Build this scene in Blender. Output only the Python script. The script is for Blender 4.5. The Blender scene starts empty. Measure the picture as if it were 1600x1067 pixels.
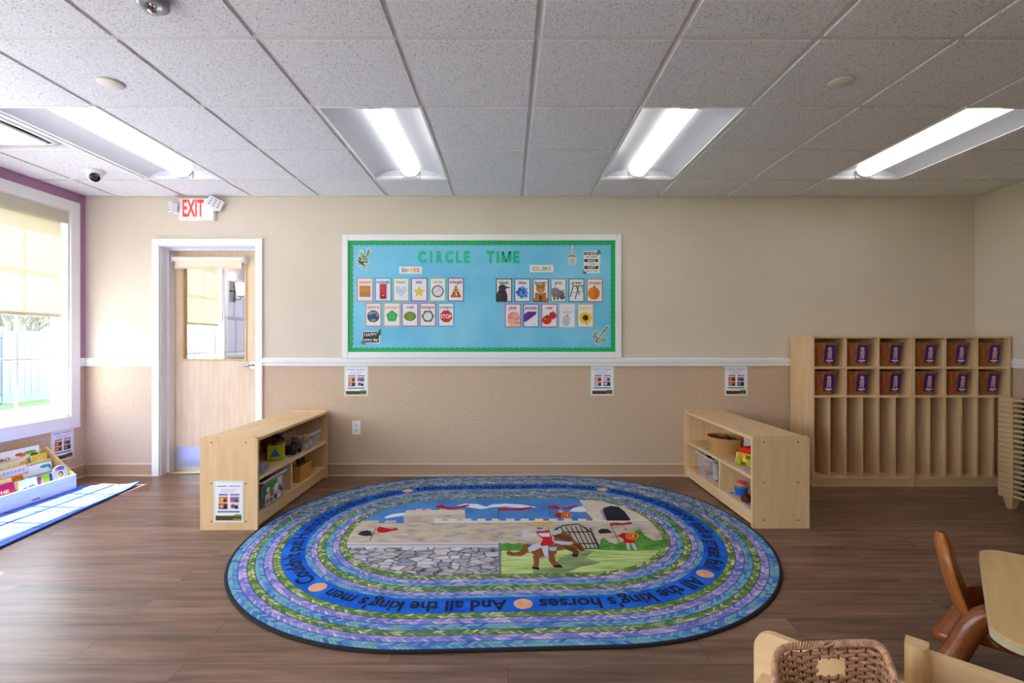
import bpy, bmesh, math, random
from mathutils import Vector, Matrix, Euler
random.seed(7)
S = bpy.context.scene
COL = S.collection
PI = math.pi

# ------------------------------------------------------------------ camera, light, exposure
F, VX, VY, CH = 757.0, 794.0, 535.0, 1.212      # focal length in px, vanishing point, eye height
YW = 4.401                                       # back wall
XL, XR = -3.843, 4.24                            # side walls
H = 2.538                                        # ceiling height
cam_d = bpy.data.cameras.new('camera'); cam = bpy.data.objects.new('camera', cam_d); COL.objects.link(cam)
cam.location = (0, 0, CH); cam.rotation_euler = (PI/2, 0, 0)
cam_d.sensor_width = 36; cam_d.lens = F/1600*36; cam_d.shift_x = 6/1600; cam_d.shift_y = 1.5/1600
cam_d.clip_start = 0.05; cam_d.clip_end = 200
S.camera = cam

EXPOSURE = 0.95
LENS_STRENGTH = 3.9          # ceiling light lenses
SUN_STRENGTH = 19.0
SKY_STRENGTH = 5.1
S.view_settings.view_transform = 'Standard'; S.view_settings.look = 'None'
S.view_settings.exposure = EXPOSURE; S.view_settings.gamma = 1.0
try: S.view_settings.use_curve_mapping = False
except Exception: pass
S.cycles.max_bounces = 10; S.cycles.diffuse_bounces = 5; S.cycles.transparent_max_bounces = 16
S.cycles.sample_clamp_indirect = 6.0; S.cycles.caustics_reflective = False; S.cycles.caustics_refractive = False
W_ = bpy.data.worlds.new('sky'); S.world = W_; W_.use_nodes = True
_bg = W_.node_tree.nodes['Background']
_bg.inputs[0].default_value = (0.80, 0.90, 1.0, 1); _bg.inputs[1].default_value = SKY_STRENGTH
sun_d = bpy.data.lights.new('sun', 'SUN'); sun_d.energy = SUN_STRENGTH; sun_d.angle = 0.009; sun_d.color = (1, .96, .9)
sun = bpy.data.objects.new('sun', sun_d); COL.objects.link(sun); sun.location = (-8, 4, 8)
sun.rotation_euler = Vector((0.50, -0.03, -0.87)).to_track_quat('-Z', 'Y').to_euler()

# ------------------------------------------------------------------ measuring helpers
def G(px, py, z=0.0):                     # photo pixel to a point on the horizontal plane z
    d = F*(CH-z)/(py-VY); return ((px-VX)*d/F, d)
def WX(px, d=YW): return (px-VX)*d/F
def WZ(py, d=YW): return CH-(py-VY)*d/F

# ------------------------------------------------------------------ materials
def lin(c): return c/12.92 if c <= .04045 else ((c+.055)/1.055)**2.4
def hx(h):
    h = h.lstrip('#'); return tuple(lin(int(h[i:i+2], 16)/255) for i in (0, 2, 4))
_mats = {}
def base_mat(name):
    m = bpy.data.materials.new(name); m.use_nodes = True
    return m, m.node_tree, m.node_tree.nodes['Principled BSDF']
def C(h, rough=.55, metal=0.0, spec=.4):
    k = (h, rough, metal, spec)
    if k not in _mats:
        m, nt, b = base_mat('paint_'+h.lstrip('#'))
        b.inputs['Base Color'].default_value = (*hx(h), 1); b.inputs['Roughness'].default_value = rough
        b.inputs['Metallic'].default_value = metal; b.inputs['Specular IOR Level'].default_value = spec
        _mats[k] = m
    return _mats[k]
def N(nt, t, **kw):
    n = nt.nodes.new(t)
    for k, v in kw.items():
        if k.startswith('i_'):
            key = k[2:]; key = int(key) if key.isdigit() else key.replace('_', ' ')
            n.inputs[key].default_value = v
        else: setattr(n, k, v)
    return n
def L(nt, a, ao, b, bi): nt.links.new(a.outputs[ao], b.inputs[bi])
def ramp(nt, stops, interp='LINEAR'):
    r = nt.nodes.new('ShaderNodeValToRGB'); cr = r.color_ramp; cr.interpolation = interp
    while len(cr.elements) > 1: cr.elements.remove(cr.elements[-1])
    cr.elements[0].position = stops[0][0]; cr.elements[0].color = (*stops[0][1], 1)
    for p, c in stops[1:]:
        e = cr.elements.new(p); e.color = (*c, 1)
    return r
def noise_mat(name, stops, scale=(1, 1, 1), nscale=5, detail=4, rough=.5, bump=0, bdist=.002, spec=.4, coord='Object', bscale=None):
    m, nt, b = base_mat(name)
    tc = N(nt, 'ShaderNodeTexCoord'); mp = N(nt, 'ShaderNodeMapping'); mp.inputs['Scale'].default_value = scale
    L(nt, tc, coord, mp, 'Vector')
    no = N(nt, 'ShaderNodeTexNoise', i_Scale=nscale, i_Detail=detail); L(nt, mp, 0, no, 'Vector')
    r = ramp(nt, stops); L(nt, no, 0, r, 0); L(nt, r, 0, b, 'Base Color')
    b.inputs['Roughness'].default_value = rough; b.inputs['Specular IOR Level'].default_value = spec
    if bump:
        src = no
        if bscale:
            src = N(nt, 'ShaderNodeTexNoise', i_Scale=bscale, i_Detail=3); L(nt, mp, 0, src, 'Vector')
        bp = N(nt, 'ShaderNodeBump', i_Strength=bump, i_Distance=bdist); L(nt, src, 0, bp, 'Height'); L(nt, bp, 0, b, 'Normal')
    return m
def wood(name, a, b_, axis='z', rough=.42, mid=None):
    sc = {'x': (.9, 9, 9), 'y': (9, .9, 9), 'z': (9, 9, .9)}[axis]
    stops = [(.32, hx(b_)), (.62, hx(a))]
    return noise_mat(name, stops, sc, 3.0, 6, rough, 0, spec=.35)
MAPLE = '#e7c598'; MAPLE2 = '#ddb887'
W_Z = wood('maple_upright', MAPLE, MAPLE2, 'z'); W_Y = wood('maple_along', MAPLE, MAPLE2, 'y'); W_X = wood('maple_across', MAPLE, MAPLE2, 'x')
W_EDGE = wood('maple_edge', '#e6c491', '#d4ab74', 'z')
W_DOOR = wood('birch_door', '#ecd3b3', '#e4c7a2', 'z', .38)
W_TABLE = wood('table_laminate', '#e3bd85', '#dab077', 'x', .35)
WHITE = C('#f1f0ef', .4); WHITE2 = C('#e9e8e6', .5)
CHROME = C('#c9ccd2', .22, 1.0); STEEL = C('#d9dade', .38, 1.0); DARKM = C('#17181a', .45); BRONZE = C('#3b2a20', .45, .6)
BLACK = C('#0d0d0f', .5)

def thin_glass(name, tint=(1, 1, 1), refl=.06, rough=0.0):
    m = bpy.data.materials.new(name); m.use_nodes = True; nt = m.node_tree; nt.nodes.clear()
    o = N(nt, 'ShaderNodeOutputMaterial'); t = N(nt, 'ShaderNodeBsdfTransparent'); g = N(nt, 'ShaderNodeBsdfGlossy'); mx = N(nt, 'ShaderNodeMixShader')
    t.inputs[0].default_value = (*tint, 1); g.inputs['Roughness'].default_value = rough; mx.inputs[0].default_value = refl
    L(nt, t, 0, mx, 1); L(nt, g, 0, mx, 2); L(nt, mx, 0, o, 0); return m
GLASS = thin_glass('window_glass', (.97, .99, 1), .05)
GLASS_DOOR = thin_glass('door_glass', (.72, .74, .76), .04)
def clear_plastic(name, tint, alpha):
    m = bpy.data.materials.new(name); m.use_nodes = True; nt = m.node_tree; nt.nodes.clear()
    o = N(nt, 'ShaderNodeOutputMaterial'); t = N(nt, 'ShaderNodeBsdfTransparent'); d = N(nt, 'ShaderNodeBsdfPrincipled'); mx = N(nt, 'ShaderNodeMixShader')
    t.inputs[0].default_value = (.96, .97, .98, 1); d.inputs['Base Color'].default_value = (*tint, 1); d.inputs['Roughness'].default_value = .15; mx.inputs[0].default_value = alpha
    L(nt, t, 0, mx, 1); L(nt, d, 0, mx, 2); L(nt, mx, 0, o, 0); return m
BINCLEAR = clear_plastic('clear_bin_plastic', (.75, .76, .8), .15)
def emis(name, col, st):
    m = bpy.data.materials.new(name); m.use_nodes = True; nt = m.node_tree; nt.nodes.clear()
    o = N(nt, 'ShaderNodeOutputMaterial'); e = N(nt, 'ShaderNodeEmission'); e.inputs[0].default_value = (*col, 1); e.inputs[1].default_value = st
    L(nt, e, 0, o, 0); return m
def translucent(name, col, frac, rough=.8):
    m = bpy.data.materials.new(name); m.use_nodes = True; nt = m.node_tree; nt.nodes.clear()
    o = N(nt, 'ShaderNodeOutputMaterial'); d = N(nt, 'ShaderNodeBsdfDiffuse'); t = N(nt, 'ShaderNodeBsdfTranslucent'); mx = N(nt, 'ShaderNodeMixShader')
    d.inputs[0].default_value = (*col, 1); t.inputs[0].default_value = (*col, 1); mx.inputs[0].default_value = frac
    L(nt, d, 0, mx, 1); L(nt, t, 0, mx, 2); L(nt, mx, 0, o, 0); return m

# ------------------------------------------------------------------ mesh builder
class MB:
    def __init__(s, xf=None): s.v = []; s.f = []; s.m = []; s.sm = []; s.uv = []; s.mats = []; s.xf = xf
    def mi(s, mat):
        if mat not in s.mats: s.mats.append(mat)
        return s.mats.index(mat)
    def add(s, vs, fs, mat, smooth=False, uvs=None):
        b = len(s.v); i = s.mi(mat)
        for p in vs:
            p = Vector(p)
            if s.xf is not None: p = s.xf @ p
            s.v.append(p)
        for k, f in enumerate(fs):
            s.f.append(tuple(b+j for j in f)); s.m.append(i); s.sm.append(smooth); s.uv.append(uvs[k] if uvs else None)
        return s
    def box(s, x0, x1, y0, y1, z0, z1, mat, rot=0, c=None):
        vs = [(x, y, z) for z in (z0, z1) for y in (y0, y1) for x in (x0, x1)]
        if rot:
            cx, cy = c if c else ((x0+x1)/2, (y0+y1)/2); k, n = math.cos(rot), math.sin(rot)
            vs = [(cx+(x-cx)*k-(y-cy)*n, cy+(x-cx)*n+(y-cy)*k, z) for x, y, z in vs]
        return s.add(vs, [(0, 2, 3, 1), (4, 5, 7, 6), (0, 1, 5, 4), (2, 6, 7, 3), (0, 4, 6, 2), (1, 3, 7, 5)], mat)
    def prism(s, pts, z0, z1, mat, smooth=False, capmat=None):      # outline in x,y, extruded along z
        n = len(pts)
        vs = [(x, y, z0) for x, y in pts]+[(x, y, z1) for x, y in pts]
        s.add(vs, [(i, (i+1) % n, n+(i+1) % n, n+i) for i in range(n)], mat, smooth)
        s.add(vs, [tuple(range(n-1, -1, -1)), tuple(range(n, 2*n))], capmat or mat)
        return s
    def flat(s, pts, z, mat): return s.add([(x, y, z) for x, y in pts], [tuple(range(len(pts)))], mat)
    def loft(s, rings, mat, caps=(True, True), smooth=True, closed=True):
        n = len(rings[0]); vs = [p for r in rings for p in r]; fs = []
        for a in range(len(rings)-1):
            for i in range(n if closed else n-1):
                j = (i+1) % n; fs.append((a*n+i, a*n+j, (a+1)*n+j, (a+1)*n+i))
        s.add(vs, fs, mat, smooth)
        if caps[0]: s.add(rings[0], [tuple(range(n-1, -1, -1))], mat)
        if caps[1]: s.add(rings[-1], [tuple(range(n))], mat)
        return s
    def tube(s, path, r, mat, seg=8, closed=False, radii=None, caps=True):
        P = [Vector(p) for p in path]; n = len(P); rings = []
        up = None
        for i in range(n):
            a = P[(i-1) % n] if (closed or i > 0) else P[i]; b = P[(i+1) % n] if (closed or i < n-1) else P[i]
            t = (b-a).normalized()
            if up is None:
                ref = Vector((0, 0, 1)) if abs(t.z) < .9 else Vector((1, 0, 0)); up = (ref-t*ref.dot(t)).normalized()
            else: up = (up-t*up.dot(t)).normalized()
            w = t.cross(up); q = radii[i] if radii else r
            rings.append([P[i]+(up*math.cos(2*PI*k/seg)+w*math.sin(2*PI*k/seg))*q for k in range(seg)])
        if closed: rings.append(rings[0])
        return s.loft(rings, mat, (caps and not closed, caps and not closed))
    def lathe(s, prof, mat, seg=24, c=(0, 0, 0), caps=(True, True), sx=1, sy=1, smooth=True):
        rings = [[(c[0]+r*sx*math.cos(2*PI*k/seg), c[1]+r*sy*math.sin(2*PI*k/seg), c[2]+z) for k in range(seg)] for r, z in prof]
        return s.loft(rings, mat, caps, smooth)
    def build(s, name, parent=None, loc=None, rotz=0, bevel=0, seg=2, shade=None):
        me = bpy.data.meshes.new(name); me.from_pydata([tuple(p) for p in s.v], [], s.f)
        for m in s.mats: me.materials.append(m)
        me.polygons.foreach_set('material_index', s.m); me.polygons.foreach_set('use_smooth', s.sm)
        if any(u is not None for u in s.uv):
            ul = me.uv_layers.new(name='UVMap'); k = 0
            for fi, f in enumerate(s.f):
                u = s.uv[fi]
                for j in range(len(f)):
                    ul.data[k].uv = u[j] if u else (0, 0); k += 1
        me.update()
        o = bpy.data.objects.new(name, me); COL.objects.link(o)
        if parent: o.parent = parent
        if loc: o.location = loc
        if rotz: o.rotation_euler = (0, 0, rotz)
        if bevel:
            b = o.modifiers.new('soft_edges', 'BEVEL'); b.width = bevel; b.segments = seg; b.limit_method = 'ANGLE'; b.angle_limit = math.radians(40)
        return o
def tag(o, label=None, cat=None, group=None, kind=None):
    if label: o['label'] = label
    if cat: o['category'] = cat
    if group: o['group'] = group
    if kind: o['kind'] = kind
    return o
def thing(name, label, cat, loc=(0, 0, 0), rotz=0, group=None):
    o = bpy.data.objects.new(name, None); COL.objects.link(o); o.location = loc; o.rotation_euler = (0, 0, rotz); o.empty_display_size = .05
    return tag(o, label, cat, group)
def struct(o): o['kind'] = 'structure'; return o
def dup(root, loc, rotz=None, label=None, group=None):
    r = root.copy(); COL.objects.link(r); r.location = loc
    if rotz is not None: r.rotation_euler = (0, 0, rotz)
    if label: r['label'] = label
    if group: r['group'] = group
    for ch in list(root.children):
        c = ch.copy(); COL.objects.link(c); c.parent = r
        for g in list(ch.children):
            d = g.copy(); COL.objects.link(d); d.parent = c
    return r
def XF(x, y, z, rz=0, ry=0):               # card frame: x right, y up, z out of the wall (towards -Y), turned by rz about the vertical
    return Matrix.Translation((x, y, z)) @ Matrix.Rotation(rz, 4, 'Z') @ Matrix.Rotation(PI/2, 4, 'X') @ Matrix.Rotation(ry, 4, 'Z')
def ell(cx, cy, rx, ry=None, n=20, a0=0, a1=2*PI, rot=0):
    ry = rx if ry is None else ry; full = abs(a1-a0-2*PI) < 1e-6; out = []
    for k in range(n if full else n+1):
        a = a0+(a1-a0)*k/n; x, y = rx*math.cos(a), ry*math.sin(a)
        out.append((cx+x*math.cos(rot)-y*math.sin(rot), cy+x*math.sin(rot)+y*math.cos(rot)))
    return out
def rect(x0, y0, x1, y1): return [(x0, y0), (x1, y0), (x1, y1), (x0, y1)]
def rrect(x0, y0, x1, y1, r, n=5, corners=(1, 1, 1, 1)):
    o = []
    for k, (cx, cy, a) in enumerate(((x1-r, y0+r, -PI/2), (x1-r, y1-r, 0), (x0+r, y1-r, PI/2), (x0+r, y0+r, PI))):
        if corners[k]: o += [(cx+r*math.cos(a+PI/2*i/n), cy+r*math.sin(a+PI/2*i/n)) for i in range(n+1)]
        else: o.append(((x1, y0), (x1, y1), (x0, y1), (x0, y0))[k])
    return o
def seg2(x0, y0, x1, y1, w):
    dx, dy = x1-x0, y1-y0; l = math.hypot(dx, dy) or 1; nx, ny = -dy/l*w/2, dx/l*w/2
    return [(x0-nx, y0-ny), (x1-nx, y1-ny), (x1+nx, y1+ny), (x0+nx, y0+ny)]
_tc = {}
def text_geo(s, bold=0.0):
    if (s, bold) not in _tc:
        cu = bpy.data.curves.new('lettering', 'FONT'); cu.body = s; cu.size = 1; cu.offset = bold; cu.resolution_u = 3
        ob = bpy.data.objects.new('lettering', cu); COL.objects.link(ob); bpy.context.view_layer.update()
        dg = bpy.context.evaluated_depsgraph_get(); ev = ob.evaluated_get(dg); me = ev.to_mesh()
        vs = [tuple(v.co) for v in me.vertices]; fs = [tuple(p.vertices) for p in me.polygons]; ev.to_mesh_clear()
        bpy.data.objects.remove(ob); bpy.data.curves.remove(cu)
        xs = [v[0] for v in vs]; ys = [v[1] for v in vs]
        _tc[(s, bold)] = (vs, fs, min(xs), max(xs), min(ys), max(ys))
    return _tc[(s, bold)]
def text(mb, s, cx, cy, h, mat, z, bold=0.0, maxw=None, fitw=None, rot=0, depth=0):   # cy: middle of the capitals, h: their height
    vs, fs, x0, x1, y0, y1 = text_geo(s, bold)
    k = h/.70; w = (x1-x0)*k; kx = k
    if maxw and w > maxw: kx = k*maxw/w
    if fitw: kx = k*fitw/w
    c, n = math.cos(rot), math.sin(rot); P = []
    for x, y, _ in vs:
        X, Y = (x-(x0+x1)/2)*kx, (y-.35)*k; P.append((cx+X*c-Y*n, cy+X*n+Y*c, z))
    mb.add(P, fs, mat)
    if depth:
        from collections import Counter
        ec = Counter()
        for f in fs:
            for i in range(len(f)): ec[(f[i], f[(i+1) % len(f)])] += 1
        lo = [(x, y, z-depth) for x, y, z in P]; nv = len(P)
        mb.add(P+lo, [(a, nv+a, nv+b, b) for a, b in ec if (b, a) not in ec], mat)
        mb.add(lo, [tuple(reversed(f)) for f in fs], mat)

# ------------------------------------------------------------------ surfaces of the room
def floor_mat():
    m, nt, b = base_mat('wood_plank_floor')
    tc = N(nt, 'ShaderNodeTexCoord')
    br = N(nt, 'ShaderNodeTexBrick', offset=.37, offset_frequency=2); L(nt, tc, 'Object', br, 'Vector')
    for k, v in (('Scale', 1.0), ('Mortar Size', .0012), ('Mortar Smooth', .1), ('Bias', 0.0), ('Brick Width', 1.22), ('Row Height', .152)): br.inputs[k].default_value = v
    br.inputs['Color1'].default_value = (0.12, .12, .12, 1); br.inputs['Color2'].default_value = (.9, .9, .9, 1); br.inputs['Mortar'].default_value = (0, 0, 0, 1)
    mp = N(nt, 'ShaderNodeMapping'); mp.inputs['Scale'].default_value = (1.1, 14, 1); L(nt, tc, 'Object', mp, 'Vector')
    vo = N(nt, 'ShaderNodeVectorMath', operation='ADD'); L(nt, mp, 0, vo, 0)
    sc = N(nt, 'ShaderNodeVectorMath', operation='SCALE'); sc.inputs['Scale'].default_value = 7.0; L(nt, br, 'Color', sc, 0); L(nt, sc, 0, vo, 1)
    n1 = N(nt, 'ShaderNodeTexNoise', i_Scale=1.6, i_Detail=7, i_Roughness=.62); L(nt, vo, 0, n1, 'Vector')
    r = ramp(nt, [(.25, hx('#4d352a')), (.44, hx('#765646')), (.58, hx('#8d6a58')), (.76, hx('#a8866f'))]); L(nt, n1, 0, r, 0)
    mx = N(nt, 'ShaderNodeMix', data_type='RGBA', blend_type='MULTIPLY'); mx.inputs[0].default_value = .38
    L(nt, r, 0, mx, 6); L(nt, br, 'Color', mx, 7)
    sm = N(nt, 'ShaderNodeMix', data_type='RGBA'); L(nt, br, 'Fac', sm, 0); L(nt, mx, 2, sm, 6); sm.inputs[7].default_value = (*hx('#3a2b25'), 1)
    L(nt, sm, 2, b, 'Base Color')
    b.inputs['Roughness'].default_value = .36; b.inputs['Specular IOR Level'].default_value = .5
    bp = N(nt, 'ShaderNodeBump', i_Strength=.12, i_Distance=.001); L(nt, n1, 0, bp, 'Height'); L(nt, bp, 0, b, 'Normal')
    return m
FLOOR = floor_mat()
def speckle_tile():
    m, nt, b = base_mat('mineral_ceiling_tile')
    tc = N(nt, 'ShaderNodeTexCoord')
    n = N(nt, 'ShaderNodeTexNoise', i_Scale=135, i_Detail=2, i_Roughness=.5); L(nt, tc, 'Object', n, 'Vector')
    r = ramp(nt, [(.30, hx('#b0aaa6')), (.40, hx('#e3e4e5')), (.56, hx('#ebecee')), (.8, hx('#f2f3f4'))]); L(nt, n, 0, r, 0); L(nt, r, 0, b, 'Base Color')
    b.inputs['Roughness'].default_value = .9; b.inputs['Specular IOR Level'].default_value = .1
    bp = N(nt, 'ShaderNodeBump', i_Strength=.35, i_Distance=.002); L(nt, n, 0, bp, 'Height'); L(nt, bp, 0, b, 'Normal')
    return m
TILE = speckle_tile(); TBAR = C('#e2e0df', .5)
WALL_UP = noise_mat('beige_wall_paint', [(.3, hx('#dccebb')), (.7, hx('#dfd2bf'))], (1, 1, 1), 3, 2, .7, .05, .001, .25, bscale=120)
WALL_LOW = noise_mat('tan_vinyl_wallcovering', [(.28, hx('#bb9e83')), (.40, hx('#c9ae93')), (.6, hx('#ceb499')), (.74, hx('#d5bda5'))], (1, 1, 1), 60, 5, .5, .12, .001, .35)
PURPLE = C('#b486a6', .7); LAVENDER = C('#c9c3d8', .7); BASE_V = C('#b99b80', .45); BASE_TOE = C('#dfcbb0', .4)

# floor, walls, ceiling
MB().box(XL-.15, XR+.12, -2.75, 9.0, -.12, 0, FLOOR).build('floor')['kind'] = 'structure'
RAIL0, RAIL1 = .997, 1.0725
DX0, DX1, DZ = -3.163, -2.285, 2.092
bw = MB(); y0, y1 = YW, 4.571
for a, b, z0, z1 in ((XL-.15, DX0, 0, H+.2), (DX1, XR+.12, 0, H+.2), (DX0, DX1, DZ, H+.2)):
    zs = [z for z in (z0, 1.03, z1) if z0 <= z <= z1]
    for p, q in zip(zs[:-1], zs[1:]): bw.box(a, b, y0, y1, p, q, WALL_LOW if q <= 1.04 else WALL_UP)
struct(bw.build('wall_back'))
rw = MB(); rw.box(XR, XR+.12, -2.72, 9.0, 0, 1.03, WALL_LOW); rw.box(XR, XR+.12, -2.72, 9.0, 1.03, H+.2, WALL_UP)
struct(rw.build('wall_right'))
WZ0, WZ1 = .568, 2.36
WINS = [(2.92, 4.24), (.95, 2.68), (-.85, .72), (5.22, 6.52), (-2.4, -1.1)]  # first and hallway windows are in view; the others are added for daylight
ADDED_FWIN = [(-3.55, -1.72)]  # unseen window added behind the camera to let in more daylight
fw = MB()
def frontseg(a, b, z0, z1):
    zs = [z0]+([1.03] if z0 < 1.03 < z1 else [])+[z1]
    for p, q in zip(zs[:-1], zs[1:]): fw.box(a, b, -2.75, -2.6, p, q, WALL_LOW if q <= 1.04 else WALL_UP)
xs_ = XL-.15
for a, b in ADDED_FWIN: frontseg(xs_, a, 0, H+.2); frontseg(a, b, 0, WZ0); frontseg(a, b, WZ1, H+.2); xs_ = b
frontseg(xs_, XR+.12, 0, H+.2); struct(fw.build('wall_front'))
lw = MB(); xo = XL-.15
def leftseg(a, b, z0, z1, up):
    zs = [z0]+([1.03] if z0 < 1.03 < z1 else [])+[z1]
    for p, q in zip(zs[:-1], zs[1:]): lw.box(xo, XL, a, b, p, q, WALL_LOW if q <= 1.04 and up is PURPLE else up)
ys = -2.6
for a, b in sorted(WINS):
    up = LAVENDER if a > 4.5 else PURPLE
    if a > 4.5: leftseg(ys, YW, 0, H+.2, PURPLE); leftseg(4.571, a, 0, H+.2, up)
    else: leftseg(ys, a, 0, H+.2, up)
    leftseg(a, b, 0, WZ0, up); leftseg(a, b, WZ1, H+.2, up); ys = b
leftseg(ys, 9.0, 0, H+.2, LAVENDER)
struct(lw.build('wall_left'))
vb = MB(); vb.box(XL, -1.9, 8.85, 9.0, 0, H+.2, LAVENDER); vb.box(-1.9, -1.78, 4.571, 9.0, 0, H+.2, LAVENDER)
struct(vb.build('wall_hallway'))
hc = MB(); hc.box(XL, -1.9, 4.571, 8.85, H, H+.03, TILE); struct(hc.build('ceiling_hallway'))
MB().box(XL-.35, XR+.3, -2.9, 9.2, H+.2, H+.3, C('#8a8a8a')).build('sun_block_slab')['kind'] = 'structure'  # unseen slab added above the ceiling to block the sun

# suspended ceiling: tiles hang a little below the bars between them
TX0, TP, TY0 = -1.093, .6116, 3.948
LIGHT_CELLS = {(k, j) for k in (-3, 0, 3, 6) for j in (0, 1, 5, 6)}
VENT_CELL = (-4, 1)
ce = MB(); g = .017
xs = [XL]+[TX0+TP*k for k in range(-4, 9)]+[XR]
ysl = [YW]+[TY0-.61*j for j in range(0, 11)]+[-2.6]
for j in range(len(ysl)-1):
    for i in range(len(xs)-1):
        k = i-5; jj = j-1
        if (k, jj) in LIGHT_CELLS or (k, jj) == VENT_CELL: continue
        a, b, c, d = xs[i], xs[i+1], ysl[j+1], ysl[j]
        ce.box(a+(g if i else .012), b-(g if i < len(xs)-2 else .012), c+g, d-(g if j else .012), H, H+.02, TILE)
open_ = lambda i, j: (i-5, j-1) in LIGHT_CELLS or (i-5, j-1) == VENT_CELL
for i, x in enumerate(xs): ce.box(x-.022 if i else x, x+.022 if i < len(xs)-1 else x, -2.6, YW, H+.009, H+.022, TBAR)
for j, y in enumerate(ysl):
    for i in range(len(xs)-1):
        if 0 < j < len(ysl)-1 and open_(i, j-1) and open_(i, j): continue
        ce.box(xs[i]+(.022 if i else 0), xs[i+1]-(.022 if i < len(xs)-2 else 0), max(y-.022, -2.6), min(y+.022, YW), H+.0085, H+.0215, TBAR)
struct(ce.build('ceiling'))

# baseboards and chair rail
def base_run(name, a, b, wall):
    m = MB()
    for t, z0, z1, mt in ((.007, 0, .112, BASE_V), (.011, .104, .116, BASE_TOE), (.018, 0, .013, BASE_TOE)):
        if wall == 'back': m.box(a, b, YW-t, YW, z0, z1, mt)
        elif wall == 'left': m.box(XL, XL+t, a, b, z0, z1, mt)
        else: m.box(XR-t, XR, a, b, z0, z1, mt)
    o = m.build(name); struct(o)
base_run('baseboard_back', XL, DX0-.06, 'back'); base_run('baseboard_back.001', DX1+.06, XR, 'back')
base_run('baseboard_left', -2.6, YW, 'left'); base_run('baseboard_right', -2.6, YW, 'right')
def rail_run(name, a, b, wall):
    m = MB(); prof = [(0, RAIL0), (.012, RAIL0), (.016, RAIL0+.012), (.014, RAIL0+.022), (.022, RAIL0+.034), (.024, RAIL1-.012), (.018, RAIL1-.006), (.018, RAIL1), (0, RAIL1)]
    if wall == 'back': r = [[(x, YW-t, z) for t, z in prof] for x in (a, b)]
    elif wall == 'left': r = [[(XL+t, y, z) for t, z in prof] for y in (b, a)]
    else: r = [[(XR-t, y, z) for t, z in prof] for y in (a, b)]
    m.loft(r, WHITE, smooth=False); struct(m.build(name))
rail_run('trim_1', XL, DX0-.06, 'back'); rail_run('trim_2', DX1+.06, XR, 'back')
rail_run('trim_3', 4.33, YW, 'left'); rail_run('trim_4', -2.6, YW, 'right'); rail_run('trim_5', 6.63, 8.85, 'left')

# windows
SHADE = translucent('cream_shade_fabric', hx('#ebdfbe'), .105)
CASS = C('#c9c3ac', .5); HEM = C('#e9e0c6', .55)
def window(n, a, b, front=False):
    w = struct(bpy.data.objects.new('window_%d' % n, None)); COL.objects.link(w); w.location = (XL, (a+b)/2, WZ0)
    if front: w.location = ((a+b)/2, -2.6, WZ0); w.rotation_euler = (0, 0, PI/2)
    ha = (b-a)/2; hz = WZ1-WZ0
    cs = MB()
    for p, q, r, s_ in ((-ha-.09, -ha, -.11, hz+.093), (ha, ha+.09, -.11, hz+.093), (-ha, ha, hz, hz+.093), (-ha, ha, -.11, 0)): cs.box(0, .02, p, q, r, s_, WHITE)
    cs.build('window_casing', w, bevel=.003)
    ln = MB()
    ln.box(-.15, 0, -ha, -ha+.012, 0, hz, WHITE); ln.box(-.15, 0, ha-.012, ha, 0, hz, WHITE); ln.box(-.15, 0, -ha+.012, ha-.012, hz-.012, hz, WHITE); ln.box(-.15, 0.0, -ha+.012, ha-.012, 0, .015, WHITE)
    ln.build('window_frame', w)
    one = b-a < 1.4; nc = 4 if one else 3
    if not one: mu = MB(); mu.box(-.145, -.09, -.035, .035, .015, hz-.012, WHITE); mu.build('mullion', w)
    for sgn in ((0,) if one else (-1, 1)):
        p0, p1 = (-ha+.012, -.035) if sgn < 0 else (.035, ha-.012)
        if one: p0 = -ha+.012
        for up in (0, 1):
            z0, z1 = (.015, 1.0) if not up else (.98, hz-.012); x = -.115 if not up else -.14
            s_ = MB(); fwid = .038
            s_.box(x, x+.025, p0, p0+fwid, z0, z1, WHITE); s_.box(x, x+.025, p1-fwid, p1, z0, z1, WHITE)
            s_.box(x, x+.025, p0+fwid, p1-fwid, z0, z0+fwid, WHITE); s_.box(x, x+.025, p0+fwid, p1-fwid, z1-fwid, z1, WHITE)
            so = s_.build('sash', w)
            mt = MB(); zc = (z0+z1)/2; ww = (p1-p0-2*fwid)/nc
            for q in range(1, nc): mt.box(x+.004, x+.021, p0+fwid+ww*q-.009, p0+fwid+ww*q+.009, z0+fwid, z1-fwid, WHITE)
            mt.box(x+.0035, x+.0215, p0+fwid, p1-fwid, zc-.009, zc+.009, WHITE); mt.build('muntin', so)
            gl = MB(); gl.add([(x+.0125, p0+.02, z0+.02), (x+.0125, p1-.02, z0+.02), (x+.0125, p1-.02, z1-.02), (x+.0125, p0+.02, z1-.02)], [(0, 1, 2, 3)], GLASS)
            gl.build('pane', so)
def roller(a, b, label, drop):
    r = thing('roller_shade', label, 'roller shade', (XL, (a+b)/2, WZ1)); ha = (b-a)/2-.012
    c = MB(); pts = rrect(-.085, -.115, .006, -.012, .012, 4, (1, 1, 0, 0))
    c.loft([[(x, y, z) for x, z in pts] for y in (-ha+.001, ha-.001)], CASS, smooth=False); c.build('cassette', r)
    f = MB(); n = 24; f.add([(-.03, (-1+2*i/n)*(ha-.032), z) for z in (-.10, -drop) for i in range(n+1)], [(i, i+1, n+2+i, n+1+i) for i in range(n)], SHADE); f.build('fabric', r)
    h = MB(); h.box(-.036, -.024, -ha+.032, ha-.032, -drop-.012, -drop+.014, HEM); h.build('hem_bar', r, bevel=.003)
for i, (a, b) in enumerate(WINS): window(i+1, a, b)
for i, (a, b) in enumerate(ADDED_FWIN): window(i+6, a, b, True)
roller(*WINS[0], 'cream roller shade half drawn over the window by the book box', .92)
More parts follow.
